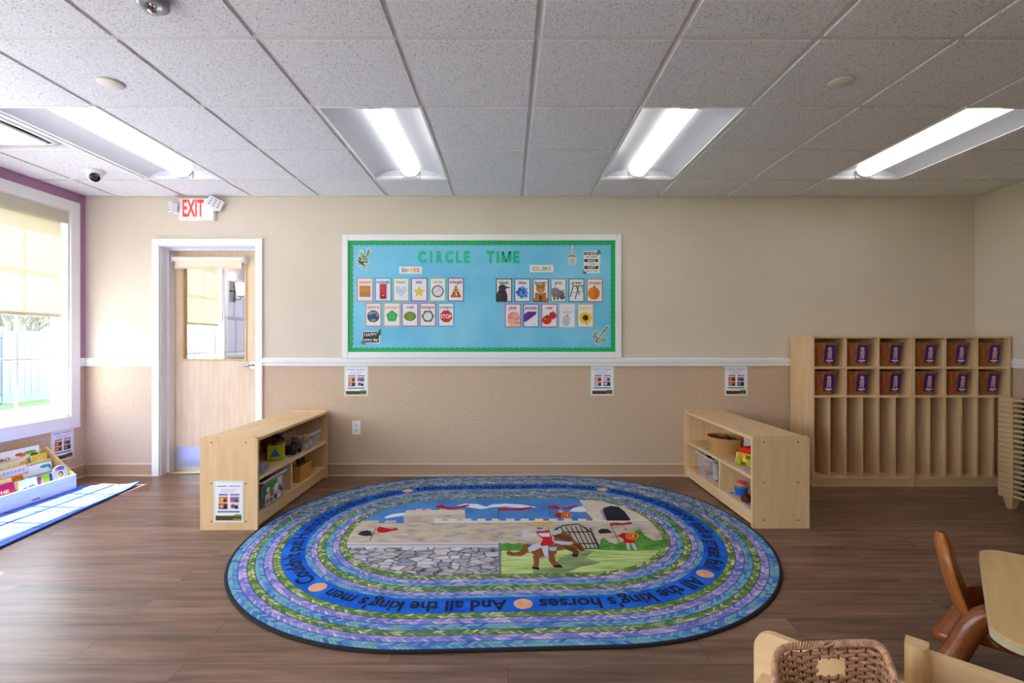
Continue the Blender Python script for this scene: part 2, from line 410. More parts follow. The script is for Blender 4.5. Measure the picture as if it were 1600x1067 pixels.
roller(*WINS[1], 'cream roller shade rolled up on the added second window, beyond the left edge', .22)  # shades of the added windows are rolled up to admit more light
roller(*WINS[2], 'cream roller shade rolled up on the added third window from the hall door', .22)
roller(*WINS[4], 'cream roller shade rolled up on the added window farthest behind the camera', .22)
roller(*WINS[3], 'cream roller shade on the hallway window seen through the door glass', .92)

# outdoors
LAWN = noise_mat('lawn_grass', [(.3, hx('#4a6438')), (.6, hx('#567244')), (.8, hx('#668254'))], (1, 1, 1), 6, 6, .9, .3, .03)
struct(MB().box(-70, -7.2, -40, 50, -.3, -.13, LAWN).build('lawn'))
CONC = noise_mat('pale_concrete', [(.3, hx('#b4b8bc')), (.7, hx('#c4c8cc'))], (1, 1, 1), 5, 6, .9, .1, .01)
struct(MB().box(-7.2, XL-.16, -14, 50, -.3, -.125, CONC).box(XL-.16, 14, -14, -2.76, -.3, -.125, CONC).build('bounce_paving'))  # unseen paving added to bounce neutral daylight up to the ceiling
fr = thing('vinyl_fence', 'tall white vinyl privacy fence across the lawn outside the window', 'fence', (-11, 4, -.13))
FW = C('#747c8c', .4)
for k in range(-4, 6):
    p = MB(); p.box(-.02, .02, k*2.2, k*2.2+2.09, .06, 1.58, FW)
    for q in range(13): p.box(-.024, .024, k*2.2+.08+q*.16, k*2.2+.085+q*.16, .18, 1.46, C('#6c7482'))
    p.box(-.04, .04, k*2.2, k*2.2+2.09, .03, .16, FW); p.box(-.04, .04, k*2.2, k*2.2+2.09, 1.46, 1.60, FW); p.build('fence_panel', fr)
    q = MB(); q.box(-.06, .06, k*2.2-.11, k*2.2, 0, 1.68, FW); q.build('fence_post', fr, bevel=.008)
BARK = C('#8d8680', .9)
def bare_tree(x, y, h, label, sd):
    rnd = random.Random(sd); m = MB()
    def br(p, d, l, r, lev):
        q = p+d*l; mid = p+d*l*.5+Vector((rnd.uniform(-1, 1), rnd.uniform(-1, 1), 0))*l*.05
        m.tube([p, mid, q], r, BARK, 5, radii=[r, r*.8, r*.6], caps=lev == 0)
        if lev >= 4: return
        for _ in range(5 if lev else 7):
            nd = (d+Vector((rnd.uniform(-1, 1), rnd.uniform(-1, 1), rnd.uniform(-.1, .8)))*.75).normalized()
            br(q if rnd.random() < .6 else p+d*l*rnd.uniform(.5, 1), nd, l*rnd.uniform(.6, .8), r*.6, lev+1)
    br(Vector((0, 0, 0)), Vector((0, 0, 1)), h*.3, h*.024, 0)
    tag(m.build('bare_tree', loc=(x, y, -.13)), label, 'tree', 'bare trees beyond the fence')
bare_tree(-13.6, 13.2, 4.0, 'leafless spreading tree behind the fence, nearer the window edge', 3)
bare_tree(-18.5, 19.1, 4.6, 'leafless tree behind the fence right beside the shade bottom corner', 5)
bare_tree(-25, 24.9, 6.0, 'leafless tree farthest along behind the fence', 8)

# ------------------------------------------------------------------ door
YD = 4.556
dr = struct(bpy.data.objects.new('door_1', None)); COL.objects.link(dr); dr.location = ((DX0+DX1)/2, YD, 0); dcx = (DX0+DX1)/2
hw = (DX1-DX0)/2
JAMB = C('#e4e2e6', .45)
m = MB(); yf = YW-YD
for a, b, z0, z1 in ((-hw-.06, -hw+.004, 0, DZ+.06), (hw-.004, hw+.06, 0, DZ+.06), (-hw+.004, hw-.004, DZ-.004, DZ+.06)): m.box(a, b, yf-.022, yf, z0, z1, WHITE)
m.build('door_casing', dr, bevel=.004)
m = MB(); m.box(-hw, -hw+.012, yf, .015, 0, DZ, JAMB); m.box(hw-.012, hw, yf, .015, 0, DZ, JAMB); m.box(-hw+.012, hw-.012, yf, .015, DZ-.012, DZ, JAMB)
m.box(-hw+.012, -hw+.03, yf+.075, -.003, 0, DZ-.012, JAMB); m.box(hw-.03, hw-.012, yf+.075, -.003, 0, DZ-.012, JAMB); m.box(-hw+.03, hw-.03, yf+.075, -.003, DZ-.03, DZ-.012, JAMB)
m.build('door_jamb', dr)
gx0, gx1, gz0, gz1 = WX(286, YD)-dcx, WX(384, YD)-dcx, 1.05, 1.96
m = MB(); a, b = -hw+.014, hw-.014
for p in ((a, gx0, .012, DZ-.014), (gx1, b, .012, DZ-.014), (gx0, gx1, .012, gz0), (gx0, gx1, gz1, DZ-.014)): m.box(p[0], p[1], 0, .042, p[2], p[3], W_DOOR)
m.build('door_leaf', dr)
m = MB()
for p in ((gx0-.012, gx0+.008, gz0-.012, gz1+.012), (gx1-.008, gx1+.012, gz0-.012, gz1+.012), (gx0+.008, gx1-.008, gz0-.012, gz0+.008), (gx0+.008, gx1-.008, gz1-.008, gz1+.012)): m.box(p[0], p[1], -.008, .05, p[2], p[3], W_EDGE)
m.build('glass_bead', dr, bevel=.003)
MB().add([(gx0, .02, gz0), (gx1, .02, gz0), (gx1, .02, gz1), (gx0, .02, gz1)], [(0, 1, 2, 3)], GLASS_DOOR).build('door_glass', dr)
MB().box(a+.004, b-.004, -.002, 0, .014, .232, STEEL).build('kick_plate', dr)
hz = 1.0; hxx = WX(396, YD)-dcx
hd = MB(XF(hxx, 0, hz)); hd.prism(ell(0, 0, .034, n=24), 0, .012, CHROME, True)
hd.tube([(0, 0, .01), (0, 0, .05), (-.012, 0, .058), (-.05, .0, .06), (-.09, .002, .058), (-.122, .004, .048)], .01, CHROME, 10, radii=[.012, .012, .0115, .0105, .009, .008])
hd.build('lever_handle', dr)
m = MB(); m.box(-hw, hw, -.09, .06, 0, .012, C('#c8b48e', .35, .7)); m.build('threshold', dr, bevel=.004)

r = thing('roller_shade', 'small white roller shade rolled up above the glass of the wooden door', 'roller shade', (dcx, YD, 1.985))
x0, x1 = WX(277, YD)-dcx, WX(386, YD)-dcx
m = MB(); m.tube([(x0, -.05, 0), (x1, -.05, 0)], .025, C('#f2efe6', .5), 20); m.build('shade_roll', r)
m = MB()
for x in (x0-.006, x1): m.box(x, x+.006, -.08, 0, -.035, .03, WHITE)
m.build('bracket', r)
m = MB(); m.box(x0+.03, x1-.012, -.074, -.071, -.075, 0, C('#e9e0c3', .6)); m.build('shade_fabric', r)
m = MB(); m.box(x0+.028, x1-.01, -.078, -.067, -.09, -.073, C('#e0d6b6', .5)); m.build('hem_bar', r, bevel=.002)

# hallway sconce
sc = thing('wall_sconce', 'lit wall sconce with frosted cup shade on the lavender hallway wall', 'wall lamp', (XL, 6.745, 1.93))
MB().box(0, .025, -.06, .06, -.15, .13, BRONZE).build('back_plate', sc, bevel=.006)
MB().tube([(.025, 0, -.10), (.07, 0, -.125), (.115, 0, -.12), (.12, 0, -.085)], .009, BRONZE, 8).lathe([(.02, 0), (.034, .012), (.034, .02), (.01, .022)], BRONZE, 16, (.12, 0, -.09)).build('arm', sc)
sm = bpy.data.materials.new('lit_frosted_glass'); sm.use_nodes = True; sb = sm.node_tree.nodes['Principled BSDF']
sb.inputs['Base Color'].default_value = (.9, .8, .6, 1); sb.inputs['Emission Color'].default_value = (1, .74, .40, 1); sb.inputs['Emission Strength'].default_value = 1.3
MB().lathe([(.03, -.068), (.05, -.05), (.062, .02), (.072, .11), (.068, .11), (.058, .02), (.046, -.044), (.0, -.05)], sm, 24, (.12, 0, 0)).build('lamp_shade', sc)
bl = bpy.data.lights.new('sconce_bulb', 'POINT'); bl.energy = 2.5; bl.color = (1, .75, .45); bl.shadow_soft_size = .03
bo = bpy.data.objects.new('sconce_bulb', bl); COL.objects.link(bo); bo.parent = sc; bo.location = (.12, 0, .05)

# ------------------------------------------------------------------ ceiling things
LENS = emis('lit_lens', (1, .985, .96), LENS_STRENGTH)
REFL = C('#bcbfc7', .4)
def fixture(loc, label):
    t = thing('ceiling_light', label, 'ceiling light', loc, 0, 'recessed ceiling lights')
    hl, hwid = .608, .300
    fr_ = MB()
    for s_ in (-1, 1):
        fr_.box(min(s_*hwid, s_*(hwid-.014)), max(s_*hwid, s_*(hwid-.014)), -hl, hl, .0, .01, WHITE)
        fr_.box(-hwid+.014, hwid-.014, min(s_*hl, s_*(hl-.014)), max(s_*hl, s_*(hl-.014)), .0, .01, WHITE)
    fr_.build('frame', t)
    rf = MB(); prof = []
    for s_ in (-1, 1):
        pr = [(.286, .004), (.25, .032), (.20, .052), (.14, .066), (.07, .072)]
        rf.loft([[(s_*x, y, z) for x, z in pr] for y in (-hl+.03, hl-.03)], REFL, (False, False), True, False)
        ex = [(s_*.286, .004), (s_*.25, .032), (s_*.20, .052), (s_*.14, .066), (s_*.07, .072)]
        for e in (-1, 1):
            rf.loft([[(x, e*(hl-.014), .004) for x, z in ex], [(x, e*(hl-.03), z) for x, z in ex]], REFL, (False, False), True, False)
    for e in (-1, 1): rf.box(-.07, .07, min(e*(hl-.014), e*(hl-.03)), max(e*(hl-.014), e*(hl-.03)), .004, .072, REFL)
    rf.build('reflector', t)
    le = MB(); pr = [(.068*math.cos(PI+PI*k/14), .06+.047*math.sin(PI+PI*k/14)) for k in range(15)]
    le.loft([[(x, y, z) for x, z in pr] for y in (-hl+.045, hl-.045)], LENS, (True, True), True, False); le.build('lens', t)
    p2 = [(.073*math.cos(PI+PI*k/14), .06+.051*math.sin(PI+PI*k/14)) for k in range(15)]
    for e in (-1, 1):
        ec = MB(); ec.loft([[(x, y, z) for x, z in p2] for y in (e*(hl-.045), e*(hl-.031))], WHITE, (True, True), True, False); ec.build('end_cap', t)
    hs = MB(); hs.box(-hwid, hwid, -hl, hl, .076, .084, WHITE)
    for s_ in (-1, 1): hs.box(s_*hwid-.002, s_*hwid+.002, -hl, hl, .01, .07, WHITE)
    hs.build('housing', t)
    return t
base = None
wh = ['leftmost front ceiling light, over the window side and nearest the door', 'ceiling light over the left half of the bulletin board', 'ceiling light over the right end of the bulletin board', 'rightmost front ceiling light, toward the wooden cubbies']
rows = [(TY0-.61, wh), (TY0-6.5*.61+.305-.0, None), (TY0-10*.61, None)]
for ri, y in enumerate((TY0-.61, TY0-6*.61, TY0-10*.61)):  # rows behind the camera are unseen fixtures added for room brightness
    for ki, k in enumerate((-3, 0, 3, 6)):
        lab = wh[ki] if ri == 0 else '%s row added ceiling light behind the camera, %s' % (('second', 'third')[ri-1], ('in line with the door', 'left of the room middle', 'right of the room middle', 'in line with the cubbies')[ki])
        loc = (TX0+TP*(k+.5), y, H)
        if y-.61 < -2.6: continue
        if base is None: base = fixture(loc, lab)
        else: dup(base, loc, None, lab)

LENS = emis('hallway_fill_lens', (1, .98, .95), 14.0)
fixture((-2.75, 5.9, H-.086), 'added hallway fill light just beyond the wooden door'); fixture((-2.75, 7.7, H-.086), 'added hallway fill light at the far end of the hallway')  # unseen fixtures added to brighten the hallway wall behind the door glass
v = thing('air_diffuser', 'square white ceiling air diffuser with dark slots near the window wall', 'air vent', (TX0+TP*(VENT_CELL[0]+.5), TY0-.61*1.5, H))
m = MB(); q = .303
for k in range(4):
    a = k*PI/2; f_ = lambda x, y, z: (x*math.cos(a)-y*math.sin(a), x*math.sin(a)+y*math.cos(a), z)
    m.loft([[f_(-q, -q, .004), f_(q, -q, .004)], [f_(-q, -q, -.006), f_(q, -q, -.006)], [f_(-q+.03, -q+.03, -.006), f_(q-.03, -q+.03, -.006)], [f_(-q+.034, -q+.034, .03), f_(q-.034, -q+.034, .03)]], WHITE, (False, False), False, False)
m.build('frame', v)
m = MB(); cg = C('#a4a7ae', .5)
for k in range(4):
    a = k*PI/2; f_ = lambda x, y, z: (x*math.cos(a)-y*math.sin(a), x*math.sin(a)+y*math.cos(a), z)
    m.loft([[f_(-q+.034, -q+.034, .03), f_(q-.034, -q+.034, .03)], [f_(-q+.034, -q+.034, .06), f_(q-.034, -q+.034, .06)]], cg, (False, False), False, False)
m.build('collar', v)
m = MB(); m.box(-q+.03, q-.03, -q+.03, q-.03, .06, .064, DARKM)
m.build('dark_plenum', v)
for k in range(4):
    m = MB(); a = k*PI/2; f_ = lambda x, y, z: (x*math.cos(a)-y*math.sin(a), x*math.sin(a)+y*math.cos(a), z)
    rows_ = []
    for (w_, y_, z_) in ((.222, -.232, .030), (.218, -.226, .006), (.20, -.208, -.004), (.20, -.200, .004), (.21, -.222, .02)):
        rows_.append([f_(w_*(-1+2*i/12), y_-(.012*math.cos(PI*(i/12-.5))), z_) for i in range(13)])
    m.loft(rows_, WHITE2, (False, False), True, False); m.build('louver', v)
m = MB(); m.prism(rrect(-.185, -.185, .185, .185, .02), -.012, 0, WHITE); m.build('centre_panel', v, bevel=.003)
m = MB(); m.box(-.15, .15, -.15, .15, .0, .06, DARKM); m.build('core', v)

d = 757*1.326/268
cmx, cmy = -646*d/757, d
c = thing('dome_camera', 'white ceiling dome security camera with black eye above the door corner', 'security camera', (cmx, cmy, H))
MB().lathe([(.062, 0), (.064, -.012), (.058, -.024), (.05, -.03), (.0, -.03)], WHITE, 32).build('mount', c)
MB().lathe([(.046, -.03), (.05, -.04), (.046, -.058), (.034, -.076), (.0, -.086)], WHITE, 32).build('dome', c)
dv = (Vector((0, 0, CH))-Vector((cmx, cmy, H-.05))).normalized()
rot = dv.to_track_quat('Z', 'Y').to_matrix().to_4x4()
m = MB(Matrix.Translation((0, 0, -.05)) @ rot); m.lathe([(.034, .02), (.034, .047), (.028, .05), (.0, .052)], C('#0b0b0c', .12, spec=.6), 28); m.build('eye', c)
m = MB(Matrix.Translation((0, 0, -.05)) @ rot); m.lathe([(.016, .052), (.017, .054), (.012, .0545), (.0, .053)], C('#3a2c30', .1, spec=.7), 24); m.build('lens', c)
for px, py, lab in ((173, 129, 'flat round cream cover disc in the ceiling tile above the window side'), (1313, 127, 'flat round cream cover disc in the ceiling tile above the cubby side')):
    d = F*(H-CH)/(VY-py)
    t = thing('ceiling_disc', lab, 'cover plate', ((px-VX)*d/F, d, H), 0, 'round ceiling cover plates')
    MB().lathe([(.056, -.004), (.056, -.008), (.052, -.011), (.0, -.012)], C('#e6ded0', .5), 36).build('plate', t)
    MB().lathe([(.034, .004), (.034, -.004)], DARKM, 24).build('stem', t)
d = 1.865
sp = thing('fire_sprinkler', 'chrome pendant fire sprinkler hanging from the ceiling at the top edge', 'sprinkler', (WX(238, d), d, H))
MB().lathe([(.056, 0), (.057, -.028), (.052, -.033), (.02, -.033), (.012, -.02)], C('#8f9296', .35, .8), 32).build('escutcheon', sp)
m = MB(); m.lathe([(.012, -.008), (.012, -.028), (.008, -.03)], CHROME, 16)
for s_ in (-1, 1): m.tube([(s_*.010, 0, -.026), (s_*.016, 0, -.036), (s_*.012, 0, -.05), (0, 0, -.056)], .0028, CHROME, 6)
m.build('body', sp)
m = MB(); m.lathe([(.0, -.055), (.019, -.056), (.02, -.058), (.0, -.059)], CHROME, 24); m.build('deflector', sp)
MB().lathe([(.0022, -.05), (.003, -.04), (.0022, -.03)], C('#c02020', .2), 10).build('bulb', sp)

# ------------------------------------------------------------------ exit sign
ex = thing('exit_sign', 'white EXIT sign with red letters and two lamp heads above the door', 'exit sign', (WX(310), YW, WZ(329)))
EXW = C('#f6f5f4', .4)
m = MB(); m.box(-.15, .165, -.045, 0, -.098, .1, EXW); m.build('housing', ex, bevel=.008, seg=3)
m = MB(XF(0, -.0455, 0)); REDL = bpy.data.materials.new('red_exit_lettering'); REDL.use_nodes = True; b = REDL.node_tree.nodes['Principled BSDF']
b.inputs['Base Color'].default_value = (*hx('#f0442c'), 1); b.inputs['Emission Color'].default_value = (*hx('#f03a20'), 1); b.inputs['Emission Strength'].default_value = .35
text(m, 'EXIT', -.018, .012, .148, REDL, .0004, .025, fitw=.19); m.build('lettering', ex)
for sx in (-1, 1):
    ar = MB(); ar.box(min(sx*.15, sx*.2), max(sx*.15, sx*.2), -.04, -.012, -.01 if sx > 0 else -.04, .03 if sx > 0 else -.01, EXW); ao = ar.build('lamp_arm', ex, bevel=.004)
    cx, cz, an = (.185, .05, -.42) if sx > 0 else (-.205, .015, -.25)
    h = MB(XF(cx, -.055, cz, rz=.35 if sx > 0 else -.8, ry=an)); h.prism(rrect(-.062, -.045, .062, .045, .012), -.035, .018, EXW, False); ho = h.build('lamp_head', ex, bevel=.006)
    l = MB(XF(cx, -.055, cz, rz=.35 if sx > 0 else -.8, ry=an))
    for i in range(3):
        for j in range(3): l.prism(ell((i-1)*.035, (j-1)*.025, .0085, n=10), .018, .0215, C('#aeb6c6', .15))
    l.build('led_lens', ho)

# ------------------------------------------------------------------ bulletin board
bx0, bx1, bz0, bz1 = WX(536), WX(970), WZ(559.5), WZ(367)
bcx, bcz = (bx0+bx1)/2, (bz0+bz1)/2; bw_, bh_ = (bx1-bx0)/2, (bz1-bz0)/2
bb = thing('bulletin_board', 'large white framed bulletin board with blue paper and green scalloped border', 'bulletin board', (bcx, YW, bcz))
m = MB(); fw_ = .053
for p in ((-bw_, -bw_+fw_, -bh_, bh_), (bw_-fw_, bw_, -bh_, bh_), (-bw_+fw_, bw_-fw_, -bh_, -bh_+fw_+.004), (-bw_+fw_, bw_-fw_, bh_-fw_-.004, bh_)): m.box(p[0], p[1], -.03, 0, p[2], p[3], WHITE)
m.build('frame', bb, bevel=.004)
PAPER = noise_mat('blue_backing_paper', [(.3, hx('#66bfe6')), (.5, hx('#76caea')), (.72, hx('#88d2ee'))], (1, 1, 1), 2.2, 3, .45, .5, .006, .4, bscale=9)
m = MB(); m.box(-bw_+fw_, bw_-fw_, -.012, 0, -bh_+fw_+.004, bh_-fw_-.004, PAPER); m.build('backing_paper', bb)
GREENB = C('#08ae62', .5)
m = MB(XF(0, -.012, 0)); ix, iz = bw_-fw_, bh_-fw_-.004; bd = .040
def scal(L_, d0, n, flip):                  # edge strip with a scalloped inner side
    out = []
    for k in range(n*6+1):
        t = k/(n*6); out.append((-L_+2*L_*t, d0+.008*abs(math.sin(PI*t*n))))
    return out
for sgn in (-1, 1):
    e = scal(ix, bd-.006, 50, 0)
    for a, b in zip(e[:-1], e[1:]): m.add([(a[0], sgn*iz, .002), (b[0], sgn*iz, .002), (b[0], sgn*(iz-b[1]), .002), (a[0], sgn*(iz-a[1]), .002)], [(0, 1, 2, 3) if sgn < 0 else (3, 2, 1, 0)], GREENB)
    e = scal(iz, bd-.004, 21, 0)
    for a, b in zip(e[:-1], e[1:]): m.add([(sgn*ix, a[0], .0022), (sgn*ix, b[0], .0022), (sgn*(ix-b[1]), b[0], .0022), (sgn*(ix-a[1]), a[0], .0022)], [(3, 2, 1, 0) if sgn < 0 else (0, 1, 2, 3)], GREENB)
m.build('scalloped_border', bb)
YB = YW-.0126                                 # face of the paper
def lx(px): return WX(px)
def lz(py): return WZ(py)
LET = C('#14c487', .5)
ltr = [('C', 653.7, 666, 'first C of CIRCLE'), ('I', 672.3, 675.5, 'I between C and R of CIRCLE'), ('R', 682.3, 692.2, 'R of CIRCLE'), ('C', 696, 708.2, 'second C of CIRCLE'), ('L', 712.7, 721.3, 'L of CIRCLE'), ('E', 724.8, 734.3, 'E at the end of CIRCLE'),
       ('T', 760.3, 772.6, 'T of TIME'), ('I', 776.0, 779.2, 'I between T and M of TIME'), ('M', 783.6, 798.6, 'M of TIME'), ('E', 801.6, 811.8, 'E at the end of TIME')]
for ch, a, b, w in ltr:
    t = thing('cutout_letter', 'green paper cut-out letter %s on the bulletin board' % w, 'paper letter', (lx((a+b)/2), YB, lz(401.7)), 0, 'CIRCLE TIME letters')
    m = MB(XF(0, 0, 0)); text(m, ch, 0, 0, .098, LET, .003, .048, fitw=(b-a)/172, depth=.003) if ch != 'M' else [m.prism(q_, 0, .003, LET) for q_ in (rect(-.0436, -.049, -.024, .049), rect(.024, -.049, .0436, .049), [(-.0436, .049), (-.0085, -.049), (.0085, -.049), (-.022, .049)], [(.022, .049), (-.0085, -.049), (.0085, -.049), (.0436, .049)])]; m.build('letter', t)
    t.rotation_euler = (0, 0, 0)
# --- picture cards
P = lambda h: C(h, .5)
def card(px0, px1, py0, py1, word, border, wcol, draw, label, group):
    w, h = (px1-px0)/172, (py1-py0)/172
    t = thing('picture_card', label, 'picture card', (lx((px0+px1)/2), YB, lz((py0+py1)/2)), 0, group)
    m = MB(XF(0, 0, 0)); W2, H2 = w/2, h/2
    m.prism(rect(-W2, -H2, W2, H2), 0, .002, P(border)); m.flat(rect(-W2+.008, -H2+.008, W2-.008, H2-.008), .0023, P('#efe9ec'))
    text(m, word, 0, H2-.036,   .028, P(wcol), .0029, .028, maxw=w-.028)
    cl = lambda pts: [(max(-W2+.008, min(W2-.008, x)), max(-H2+.008, min(H2-.008, y))) for x, y in pts]
    z = [.0026]
    def put(pts, col):
        z[0] += .00012; m.flat(cl(pts), z[0], P(col))
    draw(put, w, h); m.build('card', t)
def reg(n, r, cx=0, cy=-.015, a0=PI/2): return [(cx+r*math.cos(a0+2*PI*k/n), cy+r*math.sin(a0+2*PI*k/n)) for k in range(n)]
def d_square(p, w, h):
    p(rect(-.05, -.065, .05, .035), '#c88f38'); p(rect(-.05, -.065, .05, -.02), '#b87d2c')
    for k in range(4): p(rect(-.05, -.066+k*.027, .05, -.063+k*.027), '#a56c20')
def d_rectangle(p, w, h):
    p(rect(-.031, -.086, .031, .05), '#b81f2c'); p(rect(-.022, -.03, .022, .04), '#c93a44'); p(rect(-.022, -.078, .022, -.04), '#9a1420'); p(rect(-.012, -.055, .012, -.047), '#e8c25a')
def d_heart(p, w, h):
    o = [(.0031*16*math.sin(t)**3, -.012+.0034*(13*math.cos(t)-5*math.cos(2*t)-2*math.cos(3*t)-math.cos(4*t))) for t in [2*PI*k/40 for k in range(40)]]
    p(o, '#bcd0d4'); p([(x*.8, (y+.01)*.8-.008) for x, y in o], '#cfdfe2'); p([(x*.45, (y+.01)*.45-.008) for x, y in o], '#bccfd2')
def d_star(p, w, h):
    o = []
    for k in range(10):
        r = .056 if k % 2 == 0 else .024; a = PI/2+k*PI/5; o.append((r*math.cos(a), -.02+r*math.sin(a)))
    p(o, '#e2bf2c')
    for k in range(5):
        a = PI/2+k*2*PI/5; p([(0, -.02), (.02*math.cos(a+PI/5), -.02+.02*math.sin(a+PI/5)), (.054*math.cos(a), -.02+.054*math.sin(a))], '#f0d658')
def d_clock(p, w, h):
    p(ell(0, -.015, .054, n=32), '#2c2c2e'); p(ell(0, -.015, .045, n=32), '#e4e4e4')
    for k in range(12):
        a = k*PI/6; p(ell(.036*math.cos(a), -.015+.036*math.sin(a), .0035, n=6), '#3a3a3a')
    p(seg2(0, -.015, .018, .006, .004), '#2b2b2b'); p(seg2(0, -.015, -.02, -.03, .003), '#2b2b2b')
def d_pizza(p, w, h):
    p([(-.05, -.07), (.05, -.07), (.006, .045), (-.002, .045)], '#d89a58'); p([(-.05, -.07), (.05, -.07), (.042, -.048), (-.042, -.048)], '#b0641e')
    for x, y, r in ((-.018, -.035, .012), (.02, -.038, .013), (0, -.006, .010), (-.004, .02, .006)): p(ell(x, y, r), '#b4381a')
    p(ell(.006, -.045, .008), '#f3e3b8')
def d_globe(p, w, h):
    p(ell(0, -.015, .055, n=32), '#2c3f86'); p(ell(-.022, .012, .022, .014, rot=.6), '#9a9a3c'); p(ell(0, -.05, .022, .014), '#8d9638'); p(ell(.036, .0, .012, .022, rot=.3), '#86933f'); p(ell(.01, .018, .014, .01), '#6f8fc8')
def d_pent(p, w, h):
    p(reg(5, .056), '#2fae4c')
    for x in (-.013, .013):
        for y in (-.026, -.002): p(ell(x, y, .005, n=8), '#bfe6c2')
def d_melon(p, w, h):
    p(ell(0, -.015, .055, .042, n=32), '#3f6a14')
    for k in (-2, -1, 0, 1, 2): p(ell(0, -.015+k*.014, .052-abs(k)*.008, .0035, n=20), '#a3b82c')
def d_nut(p, w, h):
    p(reg(6, .058, a0=0), '#55585c'); p(ell(0, -.015, .044, n=24), '#7b7f83'); p(ell(0, -.015, .036, n=24), '#e3e1e2')
def d_stop(p, w, h): p(reg(8, .058, a0=PI/8), '#d9231c')
def d_crow(p, w, h):
    p([(-.066, -.098), (.03, -.098), (.032, -.05), (.02, -.01), (-.004, .018), (-.05, .0), (-.066, -.03)], '#2a2627')
    p(ell(-.014, .022, .036, .03), '#312c2d'); p([(.008, .036), (.058, .026), (.054, .02), (.012, .018)], '#1c1a1b'); p(ell(.004, .03, .004), '#8a8a8a'); p([(-.066, -.09), (-.03, -.09), (-.02, -.03), (-.05, -.02)], '#3a3434')
def d_flower(p, w, h):
    for k in range(20):
        a = k*2.4; r = .046*math.sqrt(k/20); p(ell(r*math.cos(a)*1.05, -.02+r*math.sin(a), .017, .014, n=8, rot=a), ('#3f74d0', '#6f9fe6', '#2a58b4')[k % 3])
def d_bear(p, w, h):
    p(ell(0, -.065, .05, .04), '#a8691c'); p(ell(-.04, -.085, .026, .02), '#c07a24'); p(ell(.04, -.085, .026, .02), '#c07a24')
    p(ell(-.027, .042, .015), '#a8641a'); p(ell(.027, .042, .015), '#a8641a'); p(ell(0, .015, .040, .038), '#bd7a26'); p(ell(-.034, -.04, .018, .022), '#b87424'); p(ell(.034, -.04, .018, .022), '#b87424')
    p(ell(0, .005, .016, .013), '#dcae66'); p(ell(0, .01, .006, .005), '#2a1a10'); p(ell(-.015, .024, .004), '#20140c'); p(ell(.015, .024, .004), '#20140c'); p(rect(-.01, -.09, .01, -.05), '#5a2c12')
def d_hippo(p, w, h):
    p(ell(-.03, -.015, .044, .04), '#8d8784'); p([(-.066, -.02), (-.02, -.04), (-.03, -.09), (-.045, -.09)], '#7b7572'); p([(-.02, -.04), (.01, -.04), (.0, -.088), (-.016, -.088)], '#6e6865')
    p(ell(.026, -.035, .030, .032), '#7d7775'); p(ell(.034, -.064, .026, .02), '#605a59'); p(ell(.012, -.002, .008, .006), '#6c6664'); p(ell(.044, -.0, .008, .006), '#6c6664'); p(ell(.032, -.028, .004), '#26211f')
def d_swing(p, w, h):
    for s_ in ((-.03, .04, -.055, -.06), (-.002, .04, .028, -.04), (.022, .04, -.012, -.078), (.05, .04, .066, -.03)): p(seg2(*s_, .009), '#17693f')
    p(seg2(-.034, .04, .062, .04, .008), '#17693f')
    for x, y in ((-.02, -.02), (.04, -.012)): p(seg2(x-.014, y, x+.016, y-.004, .004), '#5a6a62')
def d_pumpkin(p, w, h):
    p(ell(-.008, -.028, .054, .056, n=28), '#e27a1a'); p(ell(-.034, -.028, .022, .05), '#e98a26'); p(ell(.014, -.028, .018, .053), '#d86f14'); p([(-.014, .024), (.006, .024), (.003, .044), (-.008, .042)], '#8a6a3a')
def d_cake(p, w, h):
    p([(-.05, -.02), (.066, -.02), (.066, -.098), (-.03, -.098), (-.046, -.07)], '#f0c3a8'); p(ell(.006, -.012, .054, .046), '#e88a86'); p(ell(.02, .0, .03, .028), '#f0a6a0'); p(ell(-.01, -.05, .04, .02), '#efb09a'); p(rect(.01, -.07, .066, -.062), '#c26a4a')
def d_cloth(p, w, h):
    p([(-.066, -.055), (-.066, .01), (-.03, .036), (.05, .036), (.046, .012), (0, -.022), (-.05, -.058)], '#5a2a8a'); p([(-.06, -.04), (-.03, .03), (-.02, .03), (-.05, -.045)], '#6b3aa0')
    p(seg2(.02, -.07, .03, -.09, .002), '#7a7a7a'); p(seg2(.03, -.09, .044, -.07, .002), '#7a7a7a')
def d_tomato(p, w, h):
    p(ell(.03, .0, .034, .034), '#c8281a'); p(ell(-.022, -.04, .044, .040), '#d92a18'); p(ell(-.036, -.03, .012, .008), '#ee6a50'); p(reg(10, .018, -.02, -.012), '#47602a'); p([(.03, .028), (.036, .05), (.042, .028), (.052, .02), (.022, .02)], '#3f6a2a')
def d_lamb(p, w, h):
    p(ell(-.01, -.045, .040, .052), '#d2ced2'); p(ell(0, .02, .022, .03), '#dcd8dc'); p([(-.02, .03), (-.044, .042), (-.036, .022)], '#b4aeb6'); p([(.02, .03), (.044, .042), (.036, .022)], '#b4aeb6'); p(ell(.002, -.004, .007, .006), '#3a3236'); p(ell(-.01, .022, .003), '#3a3236'); p(ell(.012, .022, .003), '#3a3236')
    for k in range(5): p(ell(-.01, -.03-.013*k, .026, .003), '#b8b2ba')
def d_sunfl(p, w, h):
    for k in range(16):
        a = k*PI/8; p(ell(.040*math.cos(a), -.02+.036*math.sin(a), .022, .010, n=10, rot=a), ('#e8c512', '#f2d71e')[k % 2])
    p(ell(0, -.02, .028, .027), '#6e3310'); p(ell(0, -.02, .014), '#3c1a08'); p(seg2(.006, -.065, .012, -.09, .004), '#3a3a2a'); p(seg2(.012, -.09, .024, -.07, .002), '#3a3a2a')
r1 = (434.4, 471.0); r2 = (473.4, 510); c1 = (435.5, 472); c2 = (474.7, 511.5)
sx = lambda a: 530+a/5.335
cx_ = lambda a: 750+a/5.335
